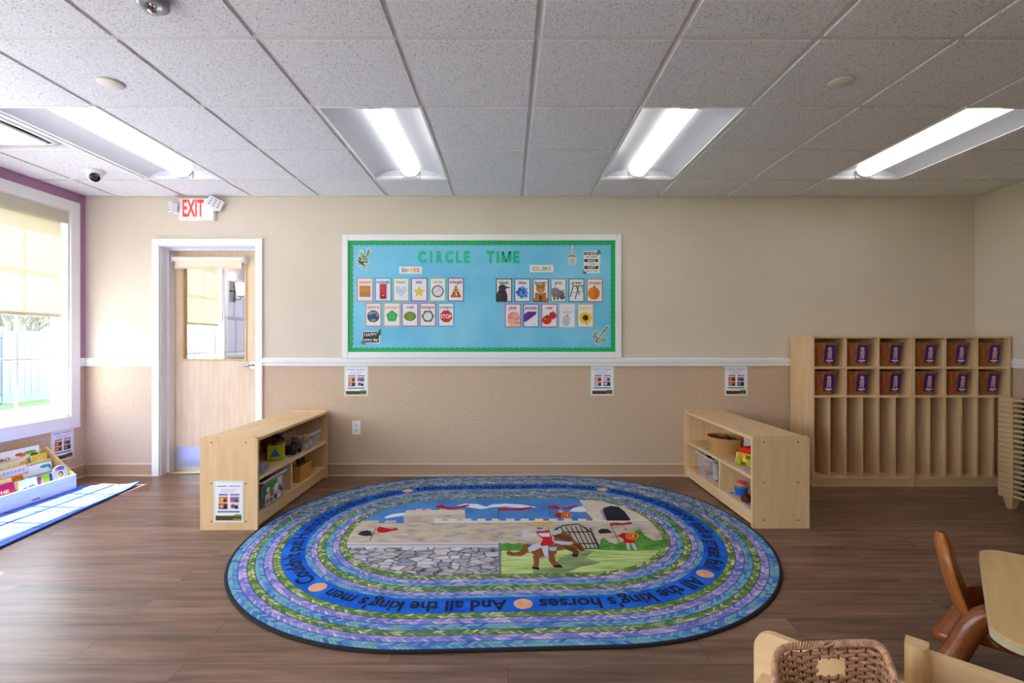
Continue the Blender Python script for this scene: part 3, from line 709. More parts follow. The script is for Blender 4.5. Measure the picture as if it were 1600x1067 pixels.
gS, gC = 'shape picture cards', 'color picture cards'
card(sx(152), sx(286), *r1, 'square', '#e0876a', '#d8866a', d_square, 'picture card reading square with a tan cracker', gS)
card(sx(302), sx(438), *r1, 'rectangle', '#2f8fd0', '#4a80a8', d_rectangle, 'picture card reading rectangle with a red door', gS)
card(sx(452), sx(586), *r1, 'heart', '#8fbf5a', '#a0b06a', d_heart, 'picture card reading heart with a pale grey heart', gS)
card(sx(602), sx(737), *r1, 'star', '#7a3f9a', '#7a4a6a', d_star, 'picture card reading star with a yellow star', gS)
card(sx(757), sx(890), *r1, 'circle', '#a3c46a', '#b2b878', d_clock, 'picture card reading circle with a round clock', gS)
card(sx(908), sx(1040), *r1, 'triangle', '#7a4296', '#8a5286', d_pizza, 'picture card reading triangle with a pizza slice', gS)
card(sx(222), sx(354), *r2, 'sphere', '#dc8466', '#e08a5a', d_globe, 'picture card reading sphere with a globe', gS)
card(sx(375), sx(512), *r2, 'pentagon', '#e2ae6a', '#e0b070', d_pent, 'picture card reading pentagon with a green button', gS)
card(sx(526), sx(660), *r2, 'oval', '#c8559a', '#c0587a', d_melon, 'picture card reading oval with a watermelon', gS)
card(sx(675), sx(808), *r2, 'hexagon', '#d0605a', '#c8605a', d_nut, 'picture card reading hexagon with a metal nut', gS)
def d_stop2(p, w, h): d_stop(p, w, h)
card(sx(827), sx(960), *r2, 'octagon', '#3f9fd0', '#6a9ab8', d_stop2, 'picture card reading octagon with a red STOP sign', gS)
lastcard = [o for o in COL.objects if o.name.startswith('picture_card')][-1]
sm_ = MB(XF(0, 0, 0)); text(sm_, 'STOP', 0, -.015, .034, P('#f6f2f2'), .0032, .02, fitw=.098); sm_.build('stop_lettering', lastcard)
card(cx_(133), cx_(267), *c1, 'black', '#3b3e46', '#3c3a3c', d_crow, 'picture card reading black with a crow', gC)
card(cx_(286), cx_(419), *c1, 'blue', '#2d5f9a', '#44546e', d_flower, 'picture card reading blue with a blue flower', gC)
card(cx_(438), cx_(570), *c1, 'brown', '#6a4a3a', '#4a3630', d_bear, 'picture card reading brown with a teddy bear', gC)
card(cx_(588), cx_(718), *c1, 'gray', '#8a8a94', '#8a8488', d_hippo, 'picture card reading gray with a hippo', gC)
card(cx_(737), cx_(867), *c1, 'green', '#1f7a55', '#5a7a64', d_swing, 'picture card reading green with a swing set', gC)
card(cx_(888), cx_(1020), *c1, 'orange', '#d0704a', '#dc7a4a', d_pumpkin, 'picture card reading orange with a pumpkin', gC)
card(cx_(208), cx_(342), *c2, 'pink', '#d8558a', '#b84a5a', d_cake, 'picture card reading pink with a pink cake', gC)
card(cx_(360), cx_(490), *c2, 'purple', '#6a4a9a', '#7a4a7a', d_cloth, 'picture card reading purple with a purple cloth', gC)
card(cx_(510), cx_(643), *c2, 'red', '#d04a5a', '#c0404a', d_tomato, 'picture card reading red with two tomatoes', gC)
card(cx_(660), cx_(790), *c2, 'white', '#dedade', '#e0dce0', d_lamb, 'picture card reading white with a white lamb', gC)
card(cx_(810), cx_(945), *c2, 'yellow', '#e0b04a', '#e8c87a', d_sunfl, 'picture card reading yellow with a sunflower', gC)
def word_sign(px0, px1, py0, py1, word, cols, label):
    t = thing('word_sign', label, 'paper sign', (lx((px0+px1)/2), YB, lz((py0+py1)/2)), 0, 'heading strips on the bulletin board')
    w, h = (px1-px0)/172, (py1-py0)/172; m = MB(XF(0, 0, 0)); m.prism(rect(-w/2, -h/2, w/2, h/2), 0, .003, P('#f4f0ee'))
    n = len(word)
    for k, ch in enumerate(word): text(m, ch, -w*.40+w*.8*(k+.5)/n, 0, h*.52, P(cols[k]), .0034, .03, fitw=None if ch == 'I' else w*.8/n*.84)
    m.build('strip', t)
word_sign(624.3, 659.7, 417, 428, 'SHAPES', ['#3f6f8f', '#c0284a', '#e6b83a', '#e8c84a', '#de8a3a', '#c23a4a'], 'white paper strip with the word SHAPES in rainbow letters')
word_sign(827.8, 864.3, 414.4, 425.6, 'COLORS', ['#b82a4a', '#e07a2a', '#e6c43a', '#2a4a8a', '#3f9a4a', '#d8883a'], 'white paper strip with the word COLORS in rainbow letters')
LEAFS = ['#4f8060', '#6d9a78', '#3d6a50', '#8fb08c', '#a9bd98']
def sprig(px, py, leaves, label, stems=()):
    t = thing('paper_leaves', label, 'paper decoration', (lx(px), YB, lz(py))); m = MB(XF(0, 0, 0))
    for x, y, a, l, w_ in leaves: m.prism(ell(x, y, l*1.18, w_*1.45, n=10, rot=a), .001, .0024, P('#e4ebdc'))
    for s_ in stems: m.flat(seg2(*s_, .004), .0027, P('#5a7a60'))
    for i, (x, y, a, l, w_) in enumerate(leaves):
        m.flat(ell(x, y, l*.8, w_*.75, n=10, rot=a), .003+.0001*(i % 4), P(LEAFS[i % 5])); m.flat(ell(x+.004, y+.003, l*.4, w_*.25, n=8, rot=a), .0036, P('#d5e2d0'))
    m.build('cutout', t)
sprig(569.5, 403, [(.042, .068, 1.3, .02, .012), (.05, .05, .4, .018, .011), (.036, .03, 2.2, .018, .011), (-.02, .045, 1.5, .022, .014), (-.03, .012, .3, .024, .014), (0, .01, 2.6, .022, .014), (.02, .0, 1.2, .022, .013), (-.045, -.02, 1.0, .024, .014), (-.018, -.028, .2, .024, .015), (.012, -.025, 2.4, .024, .014), (.034, -.04, .6, .02, .012), (-.04, -.056, .4, .022, .013), (-.006, -.06, 1.6, .026, .014), (.012, -.088, 2.0, .026, .012)], 'green leafy paper cut-out in the upper left corner of the board', [(0, .07, -.0, -.02), (.03, .02, .0, -.04)])
sprig(937.5, 523.5, [(.062, .07, .7, .018, .011), (.05, .05, .2, .018, .010), (.034, .038, .9, .018, .011), (.022, .018, .3, .02, .011), (.002, .006, .8, .02, .011), (-.05, .012, 1.4, .02, .011), (-.03, .028, 1.2, .018, .010), (-.055, -.018, .6, .02, .011), (-.03, -.02, 2.2, .02, .012), (0, -.03, .4, .018, .01), (.026, -.045, .9, .022, .013), (.044, -.038, .1, .018, .012), (-.036, -.052, 1.2, .022, .013), (-.012, -.068, .4, .022, .012), (.008, -.058, 2.0, .018, .011)], 'pale eucalyptus paper cut-out in the lower right corner of the board', [(.06, .07, -.03, -.05)])
t = thing('happy_sign', 'black HAPPY every day paper sign in the lower left board corner', 'paper sign', (lx(580.3), YB, lz(526.5)))
m = MB(XF(0, 0, 0)); m.prism([(-.085, -.05), (.082, -.058), (.088, .056), (-.076, .052)], 0, .002, P('#e8ece4')); m.prism([(-.074, -.048), (.072, -.05), (.072, .048), (-.072, .045)], .002, .0026, P('#231e1c'))
text(m, 'HAPPY', -.002, .022, .032, P('#ece6e0'), .003, .0, fitw=.118); text(m, 'every day', 0, -.022, .028, P('#f2eeea'), .003, .012, fitw=.128)
for i, (x, y, a) in enumerate(((.082, .058, .9), (.072, .044, .2), (.08, .03, 1.6), (-.084, -.05, .8), (-.078, -.036, 1.7), (-.066, -.058, .2))): m.flat(ell(x, y, .018, .010, n=8, rot=a), .0034, P(LEAFS[i % 5]))
m.build('sign', t)
t = thing('plant_cutout', 'white hanging planter paper cut-out at the top of the board', 'paper decoration', (lx(894), YB, lz(399)))
m = MB(XF(0, 0, 0)); m.prism([(-.03, -.085), (.03, -.085), (.038, -.03), (.03, .0), (.012, .02), (.008, .088), (-.008, .088), (-.012, .02), (-.032, .0), (-.038, -.03)], 0, .002, P('#dfe3e2'))
m.flat([(-.020, -.075), (.020, -.075), (.026, -.03), (-.026, -.03)], .0025, P('#dcb596'))
for i in range(8): m.flat(ell(-.028+.008*i, -.014+.006*(i % 3), .010, .006, n=8, rot=i), .0028+.0001*i, P(LEAFS[(i+1) % 5]))
m.flat([(-.004, .085), (.004, .085), (.022, -.005), (-.022, -.005)], .0024, P('#c6cac8')); m.build('cutout', t)
t = thing('plank_sign', 'stack of black and white word planks reading DO MORE OF WHAT MAKES YOU HAPPY', 'paper sign', (lx(924), YB, lz(410)))
m = MB(XF(0, 0, 0)); m.prism([(-.075, -.10), (.072, -.10), (.078, .07), (.07, .106), (-.07, .098)], 0, .002, P('#e6eadf'))
for k, (wd, bg, fg) in enumerate((('DO MORE', '#4c4644', '#efe9e6'), ('OF WHAT', '#ece8e4', '#6a625e'), ('MAKES', '#2a2220', '#f0ebe6'), ('YOU', '#ece8e8', '#8a8490'), ('HAPPY', '#2a2420', '#f0ebe6'), ('', '#ece8ea', '#2a2220'))):
    y = .078-k*.0315; m.prism(rect(-.066+.004*(k % 2), y-.013, .064-.004*(k % 3), y+.013), .002, .0026, P(bg))
    if wd: text(m, wd, 0, y, .017, P(fg), .003, .02, maxw=.10)
    else:
        m.flat(seg2(-.045, y, .045, y, .003), .003, P(fg)); m.flat([(-.05, y), (-.038, y-.006), (-.038, y+.006)], .0031, P(fg)); m.flat([(.05, y), (.038, y+.006), (.038, y-.006)], .0031, P(fg))
for i, (x, y, a) in enumerate(((.07, .092, .8), (.078, .078, 0), (.062, .10, 1.8), (-.072, -.09, .5), (-.08, -.075, 1.4), (-.06, -.096, 0))): m.flat(ell(x, y, .016, .009, n=8, rot=a), .0034, P(LEAFS[i % 5]))
m.build('sign', t)

# ------------------------------------------------------------------ notices and outlet
def notice(loc, rz, w, h, label, pics, tint='#efeff3'):
    t = thing('wall_notice', label, 'notice', loc, rz, 'laminated activity notices'); m = MB(XF(0, 0, 0)); W2, H2 = w/2, h/2
    m.prism(rect(-W2, -H2, W2, H2), 0, .0015, C('#dfe9e2', .15)); m.flat(rect(-W2*.88, -H2*.90, W2*.88, H2*.92), .0018, P(tint))
    f = lambda x0, y0, x1, y1, c, z=.0021: m.flat(rect(x0*W2, y0*H2, x1*W2, y1*H2), z, P(c))
    f(-.78, .72, -.12, .76, '#6a74b8'); f(.0, .72, .78, .76, '#a87ab0')
    for k in range(3): f(-.55, .58-.07*k, .55-.1*k, .605-.07*k, '#b6c2de')
    f(-.66, .30, -.05, .37, '#2f6aa8'); f(.10, .30, .72, .37, '#8a5a96')
    for i, (x, y) in enumerate(((-.66, -.04), (.10, -.04), (-.66, -.36), (.10, -.36))):
        a, b, c = pics[i]; f(x, y, x+.6, y+.28, a)
        m.flat(ell((x+.2)*W2, (y+.14)*H2, .16*W2, .1*H2, n=10), .0024, P(b)); m.flat(ell((x+.42)*W2, (y+.1)*H2, .12*W2, .1*H2, n=10), .0025, P(c))
    f(-.74, -.52, .74, -.45, '#2a78bc')
    f(-.86, -.90, .86, -.70, '#5a3416'); m.flat([(-.86*W2, -.70*H2)]+[(x*W2, (-.70+(.03 if k % 2 else 0)+(.07 if x > .35 else .02))*H2) for k, x in enumerate([-.86+.086*i for i in range(21)])]+[(.86*W2, -.72*H2)], .0023, P('#5f8a34'))
    f(.3, -.86, .80, -.82, '#b0b04a', .0026)
    m.build('sheet', t); return t
PA = [('#c9803a', '#e2b06a', '#6a2a1a'), ('#8f86b8', '#c05a6a', '#4a4a7a'), ('#8a3a24', '#e0a07a', '#3a1a14'), ('#d8d4dc', '#8a4a34', '#2a2a3a')]
PB = [('#d8705a', '#e8a08a', '#6a1f1a'), ('#c8a4b8', '#e0c4d0', '#5a4a6a'), ('#b08a74', '#e0d0c4', '#3a3a3a'), ('#4a4a44', '#d0d0c4', '#22221e')]
PC = [('#b8462e', '#e08a6a', '#5a1a14'), ('#a89ab8', '#6a5a8a', '#3a2a4a'), ('#b06034', '#d89a5a', '#5a2a14'), ('#4a342e', '#b08a7a', '#22140f')]
hN = 47/172
notice((WX(556.5), YW, WZ(595)), 0, 37/172, hN, 'laminated notice under the chair rail above the wall outlet', PA)
notice((WX(941), YW, WZ(594.5)), 0, 36.5/172, hN, 'laminated notice under the right end of the bulletin board', PB)
notice((WX(1150), YW, WZ(594.5)), 0, 36/172, hN, 'laminated notice under the rail between board and cubbies', PC)
dn = F*(-XL)/(VX-97.5)
notice((XL, dn, CH-(694.5-VY)*dn/F), PI/2, .22, .272, 'laminated notice on the wall below the window, beyond the book box', PC)
t = thing('wall_outlet', 'white duplex power outlet low on the wall below a notice', 'outlet', (WX(557), YW, WZ(668)))
MB(XF(0, 0, 0)).prism(rrect(-.038, -.062, .038, .062, .006), 0, .006, WHITE).build('cover_plate', t, bevel=.0025)
for s_ in (-1, 1):
    m = MB(XF(0, -.006, s_*.022)); m.prism(rrect(-.017, -.015, .017, .015, .008), 0, .002, WHITE2)
    for x in (-.006, .006): m.flat(rect(x-.0013, -.002, x+.0013, .008), .0023, P('#3a3a3a'))
    m.flat(ell(0, -.009, .0024, n=8), .0023, P('#3a3a3a')); m.build('socket', t)

# ------------------------------------------------------------------ low shelf units
SH_L, SH_D, SH_H = 1.225, .372, .603
def shelf_unit(name, label, loc, face):      # origin: bottom centre; open side towards +x * face; long side along y
    t = thing(name, label, 'shelf', loc); f = face; hd_, hl = SH_D/2, SH_L/2
    bx = lambda m, x0, x1, *r: m.box(min(x0*f, x1*f), max(x0*f, x1*f), *r)
    for e in (-1, 1):
        m = MB(Matrix(((1, 0, 0, 0), (0, 0, 1, 0), (0, 1, 0, 0), (0, 0, 0, 1))))
        y = e*hl; ya, yb = min(y, y-e*.02), max(y, y-e*.02)
        m.prism(rrect(-hd_, 0, hd_, SH_H, .024, 6, (0, 1, 1, 0)), ya, yb, W_EDGE, False, W_Z); p = m.build('end_panel', t, bevel=.003)
        if e < 0:
            for bxp in (-.6, .6):
                for bz in (.055, .30, .565):
                    q = MB(XF(bxp*hd_+.0*f, -hl, bz)); q.prism(ell(0, 0, .0055, n=10), 0, .002, C('#8a7a68', .3, 1.0)); q.build('bolt', p)
    m = MB(); bx(m, -hd_+.004, hd_-.006, -hl+.02, hl-.02, SH_H-.032, SH_H-.010, W_Y); m.build('top', t, bevel=.003)
    m = MB(); bx(m, -hd_+.01, -hd_+.018, -hl+.02, hl-.02, .03, SH_H-.032, W_Y); m.build('back_panel', t)
    m = MB(); bx(m, -hd_+.018, hd_-.006, -hl+.02, hl-.02, .312, .332, W_Y); m.build('shelf_board', t, bevel=.002)
    m = MB(); bx(m, -hd_+.018, hd_-.006, -hl+.02, hl-.02, .082, .102, W_Y); m.build('bottom_board', t, bevel=.002)
    m = MB(); bx(m, hd_-.035, hd_-.016, -hl+.02, hl-.02, .012, .082, W_Y); m.build('kick_board', t)
    m = MB(); bx(m, -hd_+.018, hd_-.012, -.10, -.08, .102, .312, W_Z); m.build('divider', t)
    return t
LX, LY = -1.806, 3.131+SH_L/2
RX, RY = 1.778, 3.157+SH_L/2
shelf_unit('low_shelf', 'low maple two-tier shelf with toys standing in front of the door', (LX, LY, 0), 1)
shelf_unit('low_shelf', 'low maple two-tier shelf with toys right of the rug, by the cubbies', (RX, RY, 0), -1)
nt_ = notice((WX(357.5, 3.131), 3.1305, CH-(783.5-VY)*3.131/F), 0, 47*3.131/F, 65*3.131/F, 'laminated notice on the end panel of the left low shelf', PA)

# paper picture labels lying on the shelf boards
def shelf_label(x, y, z, a, label, c1, c2):
    t = thing('shelf_label', label, 'paper label', (x, y, z), a, 'picture labels lying on the shelf boards'); m = MB()
    m.prism(rect(-.045, -.055, .045, .055), 0, .001, P('#d9d3d4')); m.flat(rect(-.032, -.02, .032, .045), .0013, P(c1)); m.flat(ell(0, .012, .02, n=10), .0016, P(c2)); m.flat(rect(-.03, -.042, .03, -.032), .0013, P('#8a86a0')); m.build('paper', t)
for (px, py, z, a, lab, c1, c2) in ((416, 730.5, .332, .2, 'paper label nearest the notice panel on the left shelf, upper board', '#c9c4d4', '#7a7fa8'), (455, 714, .332, .1, 'middle paper label on the upper board of the left shelf', '#c2bccb', '#8a88a0'),
        (487.5, 698.5, .332, .1, 'paper label farthest back on the upper board of the left shelf', '#bcb8c6', '#9a98a8'), (430, 787.5, .102, .15, 'paper label in front of the clear animal bin, left shelf bottom', '#cfc8d8', '#6f74a8'),
        (1096, 746.5, .102, 0, 'paper label in front of the clear bin, right shelf bottom', '#c4c0d0', '#5a7a8a'), (1136, 771.5, .102, 0, 'paper label by the divider on the right shelf bottom', '#cfc8d0', '#6a7080'), (1158, 789, .102, 0, 'paper label nearest the camera on the right shelf bottom', '#d0c8d2', '#8a8a98'),
        (1104, 702, .332, 0, 'paper label beside the tan basket on the right shelf', '#c8bcae', '#9a7ab0'), (1163, 734.5, .332, 0, 'paper label below the yellow toy on the right shelf', '#d2cad6', '#9aa0c0')):
    x, y = G(px, py, z)
    if px < 800: x = min(x, LX+SH_D/2-.056); 
    else: x = max(x, RX-SH_D/2+.056)
    shelf_label(x, y, z, a, lab, c1, c2)

# toys, left shelf, upper board
zU, zB = .3332, .1032
t = thing('shape_cube', 'lime green toy cube with a blue triangle on the left shelf', 'toy', (-1.752, 3.66, zU), .30)
m = MB(); m.box(-.055, .055, -.055, .055, 0, .112, C('#b4c81e', .4)); m.build('body', t, bevel=.006)
m = MB(XF(0, -.0555, .056)); m.prism(reg(3, .042, 0, -.006), 0, .003, C('#1f78b8', .4)); m.build('triangle_hole', t)
m = MB(XF(.0555, 0, .056, PI/2)); m.prism(ell(0, 0, .026), 0, .003, C('#e0a024', .4)); m.build('round_hole', t)
m = MB(XF(-.0555, 0, .056, -PI/2)); m.prism(rect(-.05, -.05, .05, .05), 0, .003, C('#2a2630', .4)); m.build('dark_side', t)
m = MB(); m.lathe([(.034, .112), (.036, .122), (.018, .136), (0, .14)], C('#5a2f66', .4), 16); m.build('lid', t)
t = thing('toy_cup', 'small grey blue cup at the near end of the left upper board', 'toy', (-1.66, 3.245, zU))
m = MB(); m.lathe([(.026, 0), (.032, .06), (.034, .075), (.030, .075), (.026, .008), (0, .006)], C('#8a93a8', .4), 20); m.build('cup', t)
def toy_truck(loc, rz, body, cab, label, s=1.0):
    t = thing('toy_truck', label, 'toy', loc, rz, 'toy vehicles on the left shelf'); m = MB()
    m.box(-.075*s, .075*s, -.034*s, .034*s, .018*s, .05*s, C(body, .35)); m.box(-.075*s, .01*s, -.036*s, .036*s, .05*s, .085*s, C(body, .35)); m.build('body', t, bevel=.004)
    m = MB(); m.box(.015*s, .062*s, -.03*s, .03*s, .05*s, .10*s, C(cab, .3)); m.build('cab', t, bevel=.006)
    for x in (-.045*s, .045*s):
        for y in (-.036*s, .036*s):
            m = MB(Matrix.Translation((x, y, .02*s)) @ Matrix.Rotation(PI/2, 4, 'X')); m.prism(ell(0, 0, .02*s, n=14), -.008*s, .008*s, C('#1c1a1c', .6)); m.build('wheel', t)
toy_truck((-1.80, 3.80, zU), 1.2, '#7a1f1c', '#c8741f', 'dark red toy truck behind the green cube')
toy_truck((-1.70, 3.83, zU), 1.5, '#231f2a', '#3a3648', 'black toy truck beside the clear block bin', .9)
toy_truck((-1.90, 3.95, zU), 1.5, '#8f1a1a', '#6a1414', 'bright red toy truck at the back of the left shelf', 1.25)
def clear_bin(loc, rz, w, d, h, label):
    t = thing('clear_bin', label, 'plastic bin', loc, rz); m = MB(); wt = .003; tp = .90
    R = lambda k, z, o=0: [(x*k*(w/2-o), y*k*(d/2-o), z) for x, y in ((-1, -1), (1, -1), (1, 1), (-1, 1))]
    m.loft([R(tp, 0), R(1, h), R(1, h, wt), R(tp, .004, wt)], BINCLEAR, (True, True), False); m.build('shell', t)
    q = MB(); q.loft([R(1.01, h-.012), R(1.06, h-.012), R(1.06, h), R(1.01, h), R(1.01, h-.012)], clear_plastic('clear_rim_plastic', (.8, .8, .84), .5) if 'rim' not in _mats else _mats['rim'], (False, False), False)
    _mats['rim'] = q.mats[0]; q.build('rim', t); return t
def block(loc, rz, col, kind, label, group, s=.028):
    t = thing('toy_block', label, 'toy block', loc, rz, group); m = MB()
    if kind == 0: m.box(-s, s, -s*.7, s*.7, 0, s*1.4, C(col, .4)); m.build('block', t, bevel=.004)
    elif kind == 1: m.lathe([(s*.8, 0), (s*.8, s*1.8), (s*.55, s*2.0), (0, s*2.0)], C(col, .4), 14); m.build('block', t)
    else: m.lathe([(0, 0), (s*.7, s*.25), (s, s), (s*.7, s*1.75), (0, s*2)], C(col, .4), 14); m.build('block', t)
def fill(cx, cy, z, w, d, rz, rows, group, label):
    k = 0; rnd = random.Random(int(cx*1000)); names = {'#c9a24a': 'mustard', '#8a4a2a': 'brown', '#d9c8a8': 'cream', '#e0b81f': 'yellow', '#3a4a8a': 'navy', '#b42a24': 'red', '#2f8a4a': 'green', '#e8e4e0': 'white', '#1f1c20': 'black', '#d87a9a': 'pink', '#7fb4d8': 'light blue', '#e08a2a': 'orange'}
    cnt = {}
    for r, cols in enumerate(rows):
        n = len(cols)
        for i, c_ in enumerate(cols):
            u, v = -w/2+w*(i % 3+.5)/3, -d/2+d*(i//3+.5)/max(1, math.ceil(n/3))
            x, y = cx+u*math.cos(rz)-v*math.sin(rz), cy+u*math.sin(rz)+v*math.cos(rz); k += 1
            pos = '%s layer, %s row, %s' % (('bottom', 'upper', 'top')[r], ('near', 'second', 'third', 'far')[i//3], ('left', 'middle', 'right')[i % 3])
            block((x, y, z+.001+r*.062), rnd.uniform(0, 1.5), c_, (i+r) % 3, '%s %s, %s' % (names[c_], label, pos), group, min(w/3, d/2, .062)*.42)
def Gat(px, py, z): return G(px, py, z)
clear_bin((-1.72, 4.045, zU), 0, .20, .26, .13, 'clear plastic bin of yellow and brown blocks, left shelf upper board')
fill(-1.72, 4.045, zU+.004, .15, .20, 0, [['#c9a24a', '#8a4a2a', '#d9c8a8', '#e0b81f', '#c9a24a', '#d9c8a8'], ['#8a4a2a', '#d9c8a8', '#c9a24a', '#c9a24a', '#e0b81f', '#8a4a2a']], 'blocks in the left shelf upper bin', 'toy block inside the upper clear bin')
clear_bin((-1.755, 3.37, zB), 0, .26, .34, .185, 'large clear bin with a picture front, left shelf bottom')
fill(-1.755, 3.37, zB+.004, .18, .26, 0, [['#e8e4e0', '#2f8a4a', '#1f1c20', '#b42a24', '#7fb4d8', '#e8e4e0'], ['#1f1c20', '#8a4a2a', '#3a4a8a', '#1f1c20', '#b42a24', '#8a4a2a'], ['#1f1c20', '#8a4a2a', '#1f1c20', '#3a4a8a', '#1f1c20', '#8a4a2a']], 'toys in the large clear bin', 'toy piece inside the large clear bin')
t = thing('bin_picture_card', 'animal picture sheet on the front of the large clear bin', 'picture sheet', (-1.755+.134, 3.35, zB+.085), PI/2)
m = MB(XF(0, 0, 0)); m.prism(rect(-.12, -.07, .12, .075), 0, .001, P('#d5d3cf')); m.flat([(-.12, .0), (.05, .03), (.05, .075), (-.12, .075)], .0014, P('#3f8a34'))
m.flat(rect(-.12, -.07, .12, -.02), .0015, P('#b9b4ae'))
for i, (x, y, r, c_) in enumerate(((-.08, .03, .022, '#e0dcd0'), (-.03, -.005, .03, '#a8643a'), (.03, .02, .028, '#ece8e4'), (.085, .0, .026, '#5a5a66'), (-.09, -.045, .02, '#d0503a'), (-.04, -.05, .018, '#3a5a34'), (.02, -.045, .022, '#24283a'), (.07, -.05, .02, '#e4e0e8'), (.105, -.02, .016, '#2a2430'))):
    m.flat(ell(x, y, r, r*.8, n=10), .0017+.0001*i, P(c_)); m.flat(ell(x+r*.3, y+r*.5, r*.4, n=8), .0028, P(c_))
m.build('sheet', t)
t = thing('ochre_bin', 'ochre box of dark and yellow toys, left shelf bottom beyond the divider', 'toy box', (-1.72, 3.93, zB)); m = MB()
R4 = lambda hx_, hy_, z: [(-hx_, -hy_, z), (hx_, -hy_, z), (hx_, hy_, z), (-hx_, hy_, z)]
m.loft([R4(.075, .10, 0), R4(.082, .108, .13), R4(.078, .104, .13), R4(.071, .096, .004)], C('#c98f3a', .6), (True, True), False); m.build('box', t)
fill(-1.72, 3.93, zB+.006, .12, .16, 0, [['#1f1c20', '#1f1c20', '#8a4a2a', '#1f1c20', '#8a4a2a', '#1f1c20'], ['#e0b81f', '#1f1c20', '#e0b81f', '#8a4a2a', '#1f1c20', '#8a4a2a'], ['#1f1c20', '#e0b81f', '#1f1c20', '#e0b81f', '#1f1c20', '#1f1c20']], 'toys in the ochre box', 'toy piece inside the ochre box')

# toys, right shelf
x, y = 1.755, 3.93
t = thing('oval_basket', 'tan oval felt basket on the upper board of the right shelf', 'basket', (x, y, zU)); FELT = C('#b98a52', .85)
m = MB(); m.lathe([(.108, 0), (.128, .10), (.130, .118), (.124, .118), (.118, .1), (.10, .006), (0, .006)], FELT, 36, sx=1.0, sy=1.15); m.build('shell', t)
for i, (dx, dy, c_, nm) in enumerate(((-.044, .046, '#5a2f1c', 'brown'), (.040, .050, '#6a3a22', 'reddish brown'), (.006, -.084, '#3a2014', 'dark brown'), (.058, -.03, '#1f6a3a', 'green'), (-.05, -.034, '#4a2818', 'chestnut'))):
    t = thing('pretend_food', '%s pretend food piece inside the tan oval basket' % nm, 'toy', (x+dx, y+dy, zU+.009), i, 'pieces in the oval basket')
    MB().lathe([(0, 0), (.022, .006), (.034, .036), (.036, .06), (.028, .092), (.012, .108), (0, .11)], C(c_, .6), 14).build('piece', t)
t = thing('toy_bus', 'yellow and red toy vehicle at the near end of the right upper board', 'toy', (1.735, 3.475, zU), .35)
m = MB(); m.box(-.05, .07, -.085, .085, .02, .085, C('#f0cf16', .35)); m.build('body', t, bevel=.012)
m = MB(); m.box(-.045, .065, -.06, .06, .085, .125, C('#d8261c', .35)); m.build('roof', t, bevel=.012)
for k, (yy, c_) in enumerate(((-.05, '#8fbf2a'), (.05, '#8fbf2a'))):
    m = MB(Matrix.Translation((-.052, yy, .028)) @ Matrix.Rotation(PI/2, 4, 'Y')); m.prism(ell(0, 0, .027, n=18), -.01, .01, C(c_, .4)); m.prism(ell(0, 0, .012, n=12), -.012, .012, C('#e8751a', .4)); m.build('wheel', t)
    m = MB(Matrix.Translation((.072, yy, .028)) @ Matrix.Rotation(PI/2, 4, 'Y')); m.prism(ell(0, 0, .027, n=18), -.01, .01, C(c_, .4)); m.build('wheel', t)
m = MB(); m.box(-.058, -.05, -.05, -.015, .05, .078, C('#5a6a3a', .3)); m.box(-.058, -.05, .015, .05, .05, .078, C('#e07a8a', .3)); m.build('window_block', t)
t = thing('white_toy_panel', 'off-white toy leaning behind the yellow vehicle on the right shelf', 'toy', (1.872, 3.745, zU)); MB().prism(rrect(-.02, -.07, .02, .07, .01), 0, .135, C('#d5cfc6', .5)).build('panel', t, bevel=.004)
clear_bin((1.735, 3.985, zB), 0, .24, .33, .18, 'clear bin of bright toys on the bottom board of the right shelf')
fill(1.735, 3.985, zB+.004, .17, .25, 0, [['#e8e4e0', '#7fb4d8', '#d87a9a', '#b42a24', '#e8e4e0', '#d87a9a'], ['#e8e4e0', '#2f8a4a', '#3a4a8a', '#e08a2a', '#e8e4e0', '#7fb4d8'], ['#2f8a4a', '#1f1c20', '#1f1c20', '#1f1c20', '#2f8a4a', '#1f1c20']], 'toys in the right shelf bin', 'toy piece inside the right clear bin')
x, y = 1.70, 3.53
t = thing('stacking_cups', 'stack of blue, green, orange and pink nesting cups on the right shelf', 'toy', (x, y, zB))
for r, z0, h, c_, nm in ((.046, 0, .058, '#1d55b8', 'blue_cup'), (.050, .056, .012, '#2aa08a', 'green_cup'), (.043, .066, .014, '#e8a02a', 'orange_cup'), (.038, .078, .014, '#d8407a', 'pink_cup')):
    MB().lathe([(r*.9, z0), (r, z0+h*.8), (r*1.03, z0+h), (r*.7, z0+h+.004), (0, z0+h+.002)], C(c_, .35), 24).build('cup', t)
t = thing('brown_ball', 'small dark brown toy at the near end of the right bottom board', 'toy', (1.65, 3.36, zB)); MB().lathe([(0, 0), (.03, .008), (.036, .028), (.028, .05), (0, .056)], C('#4a2414', .5), 16).build('ball', t)

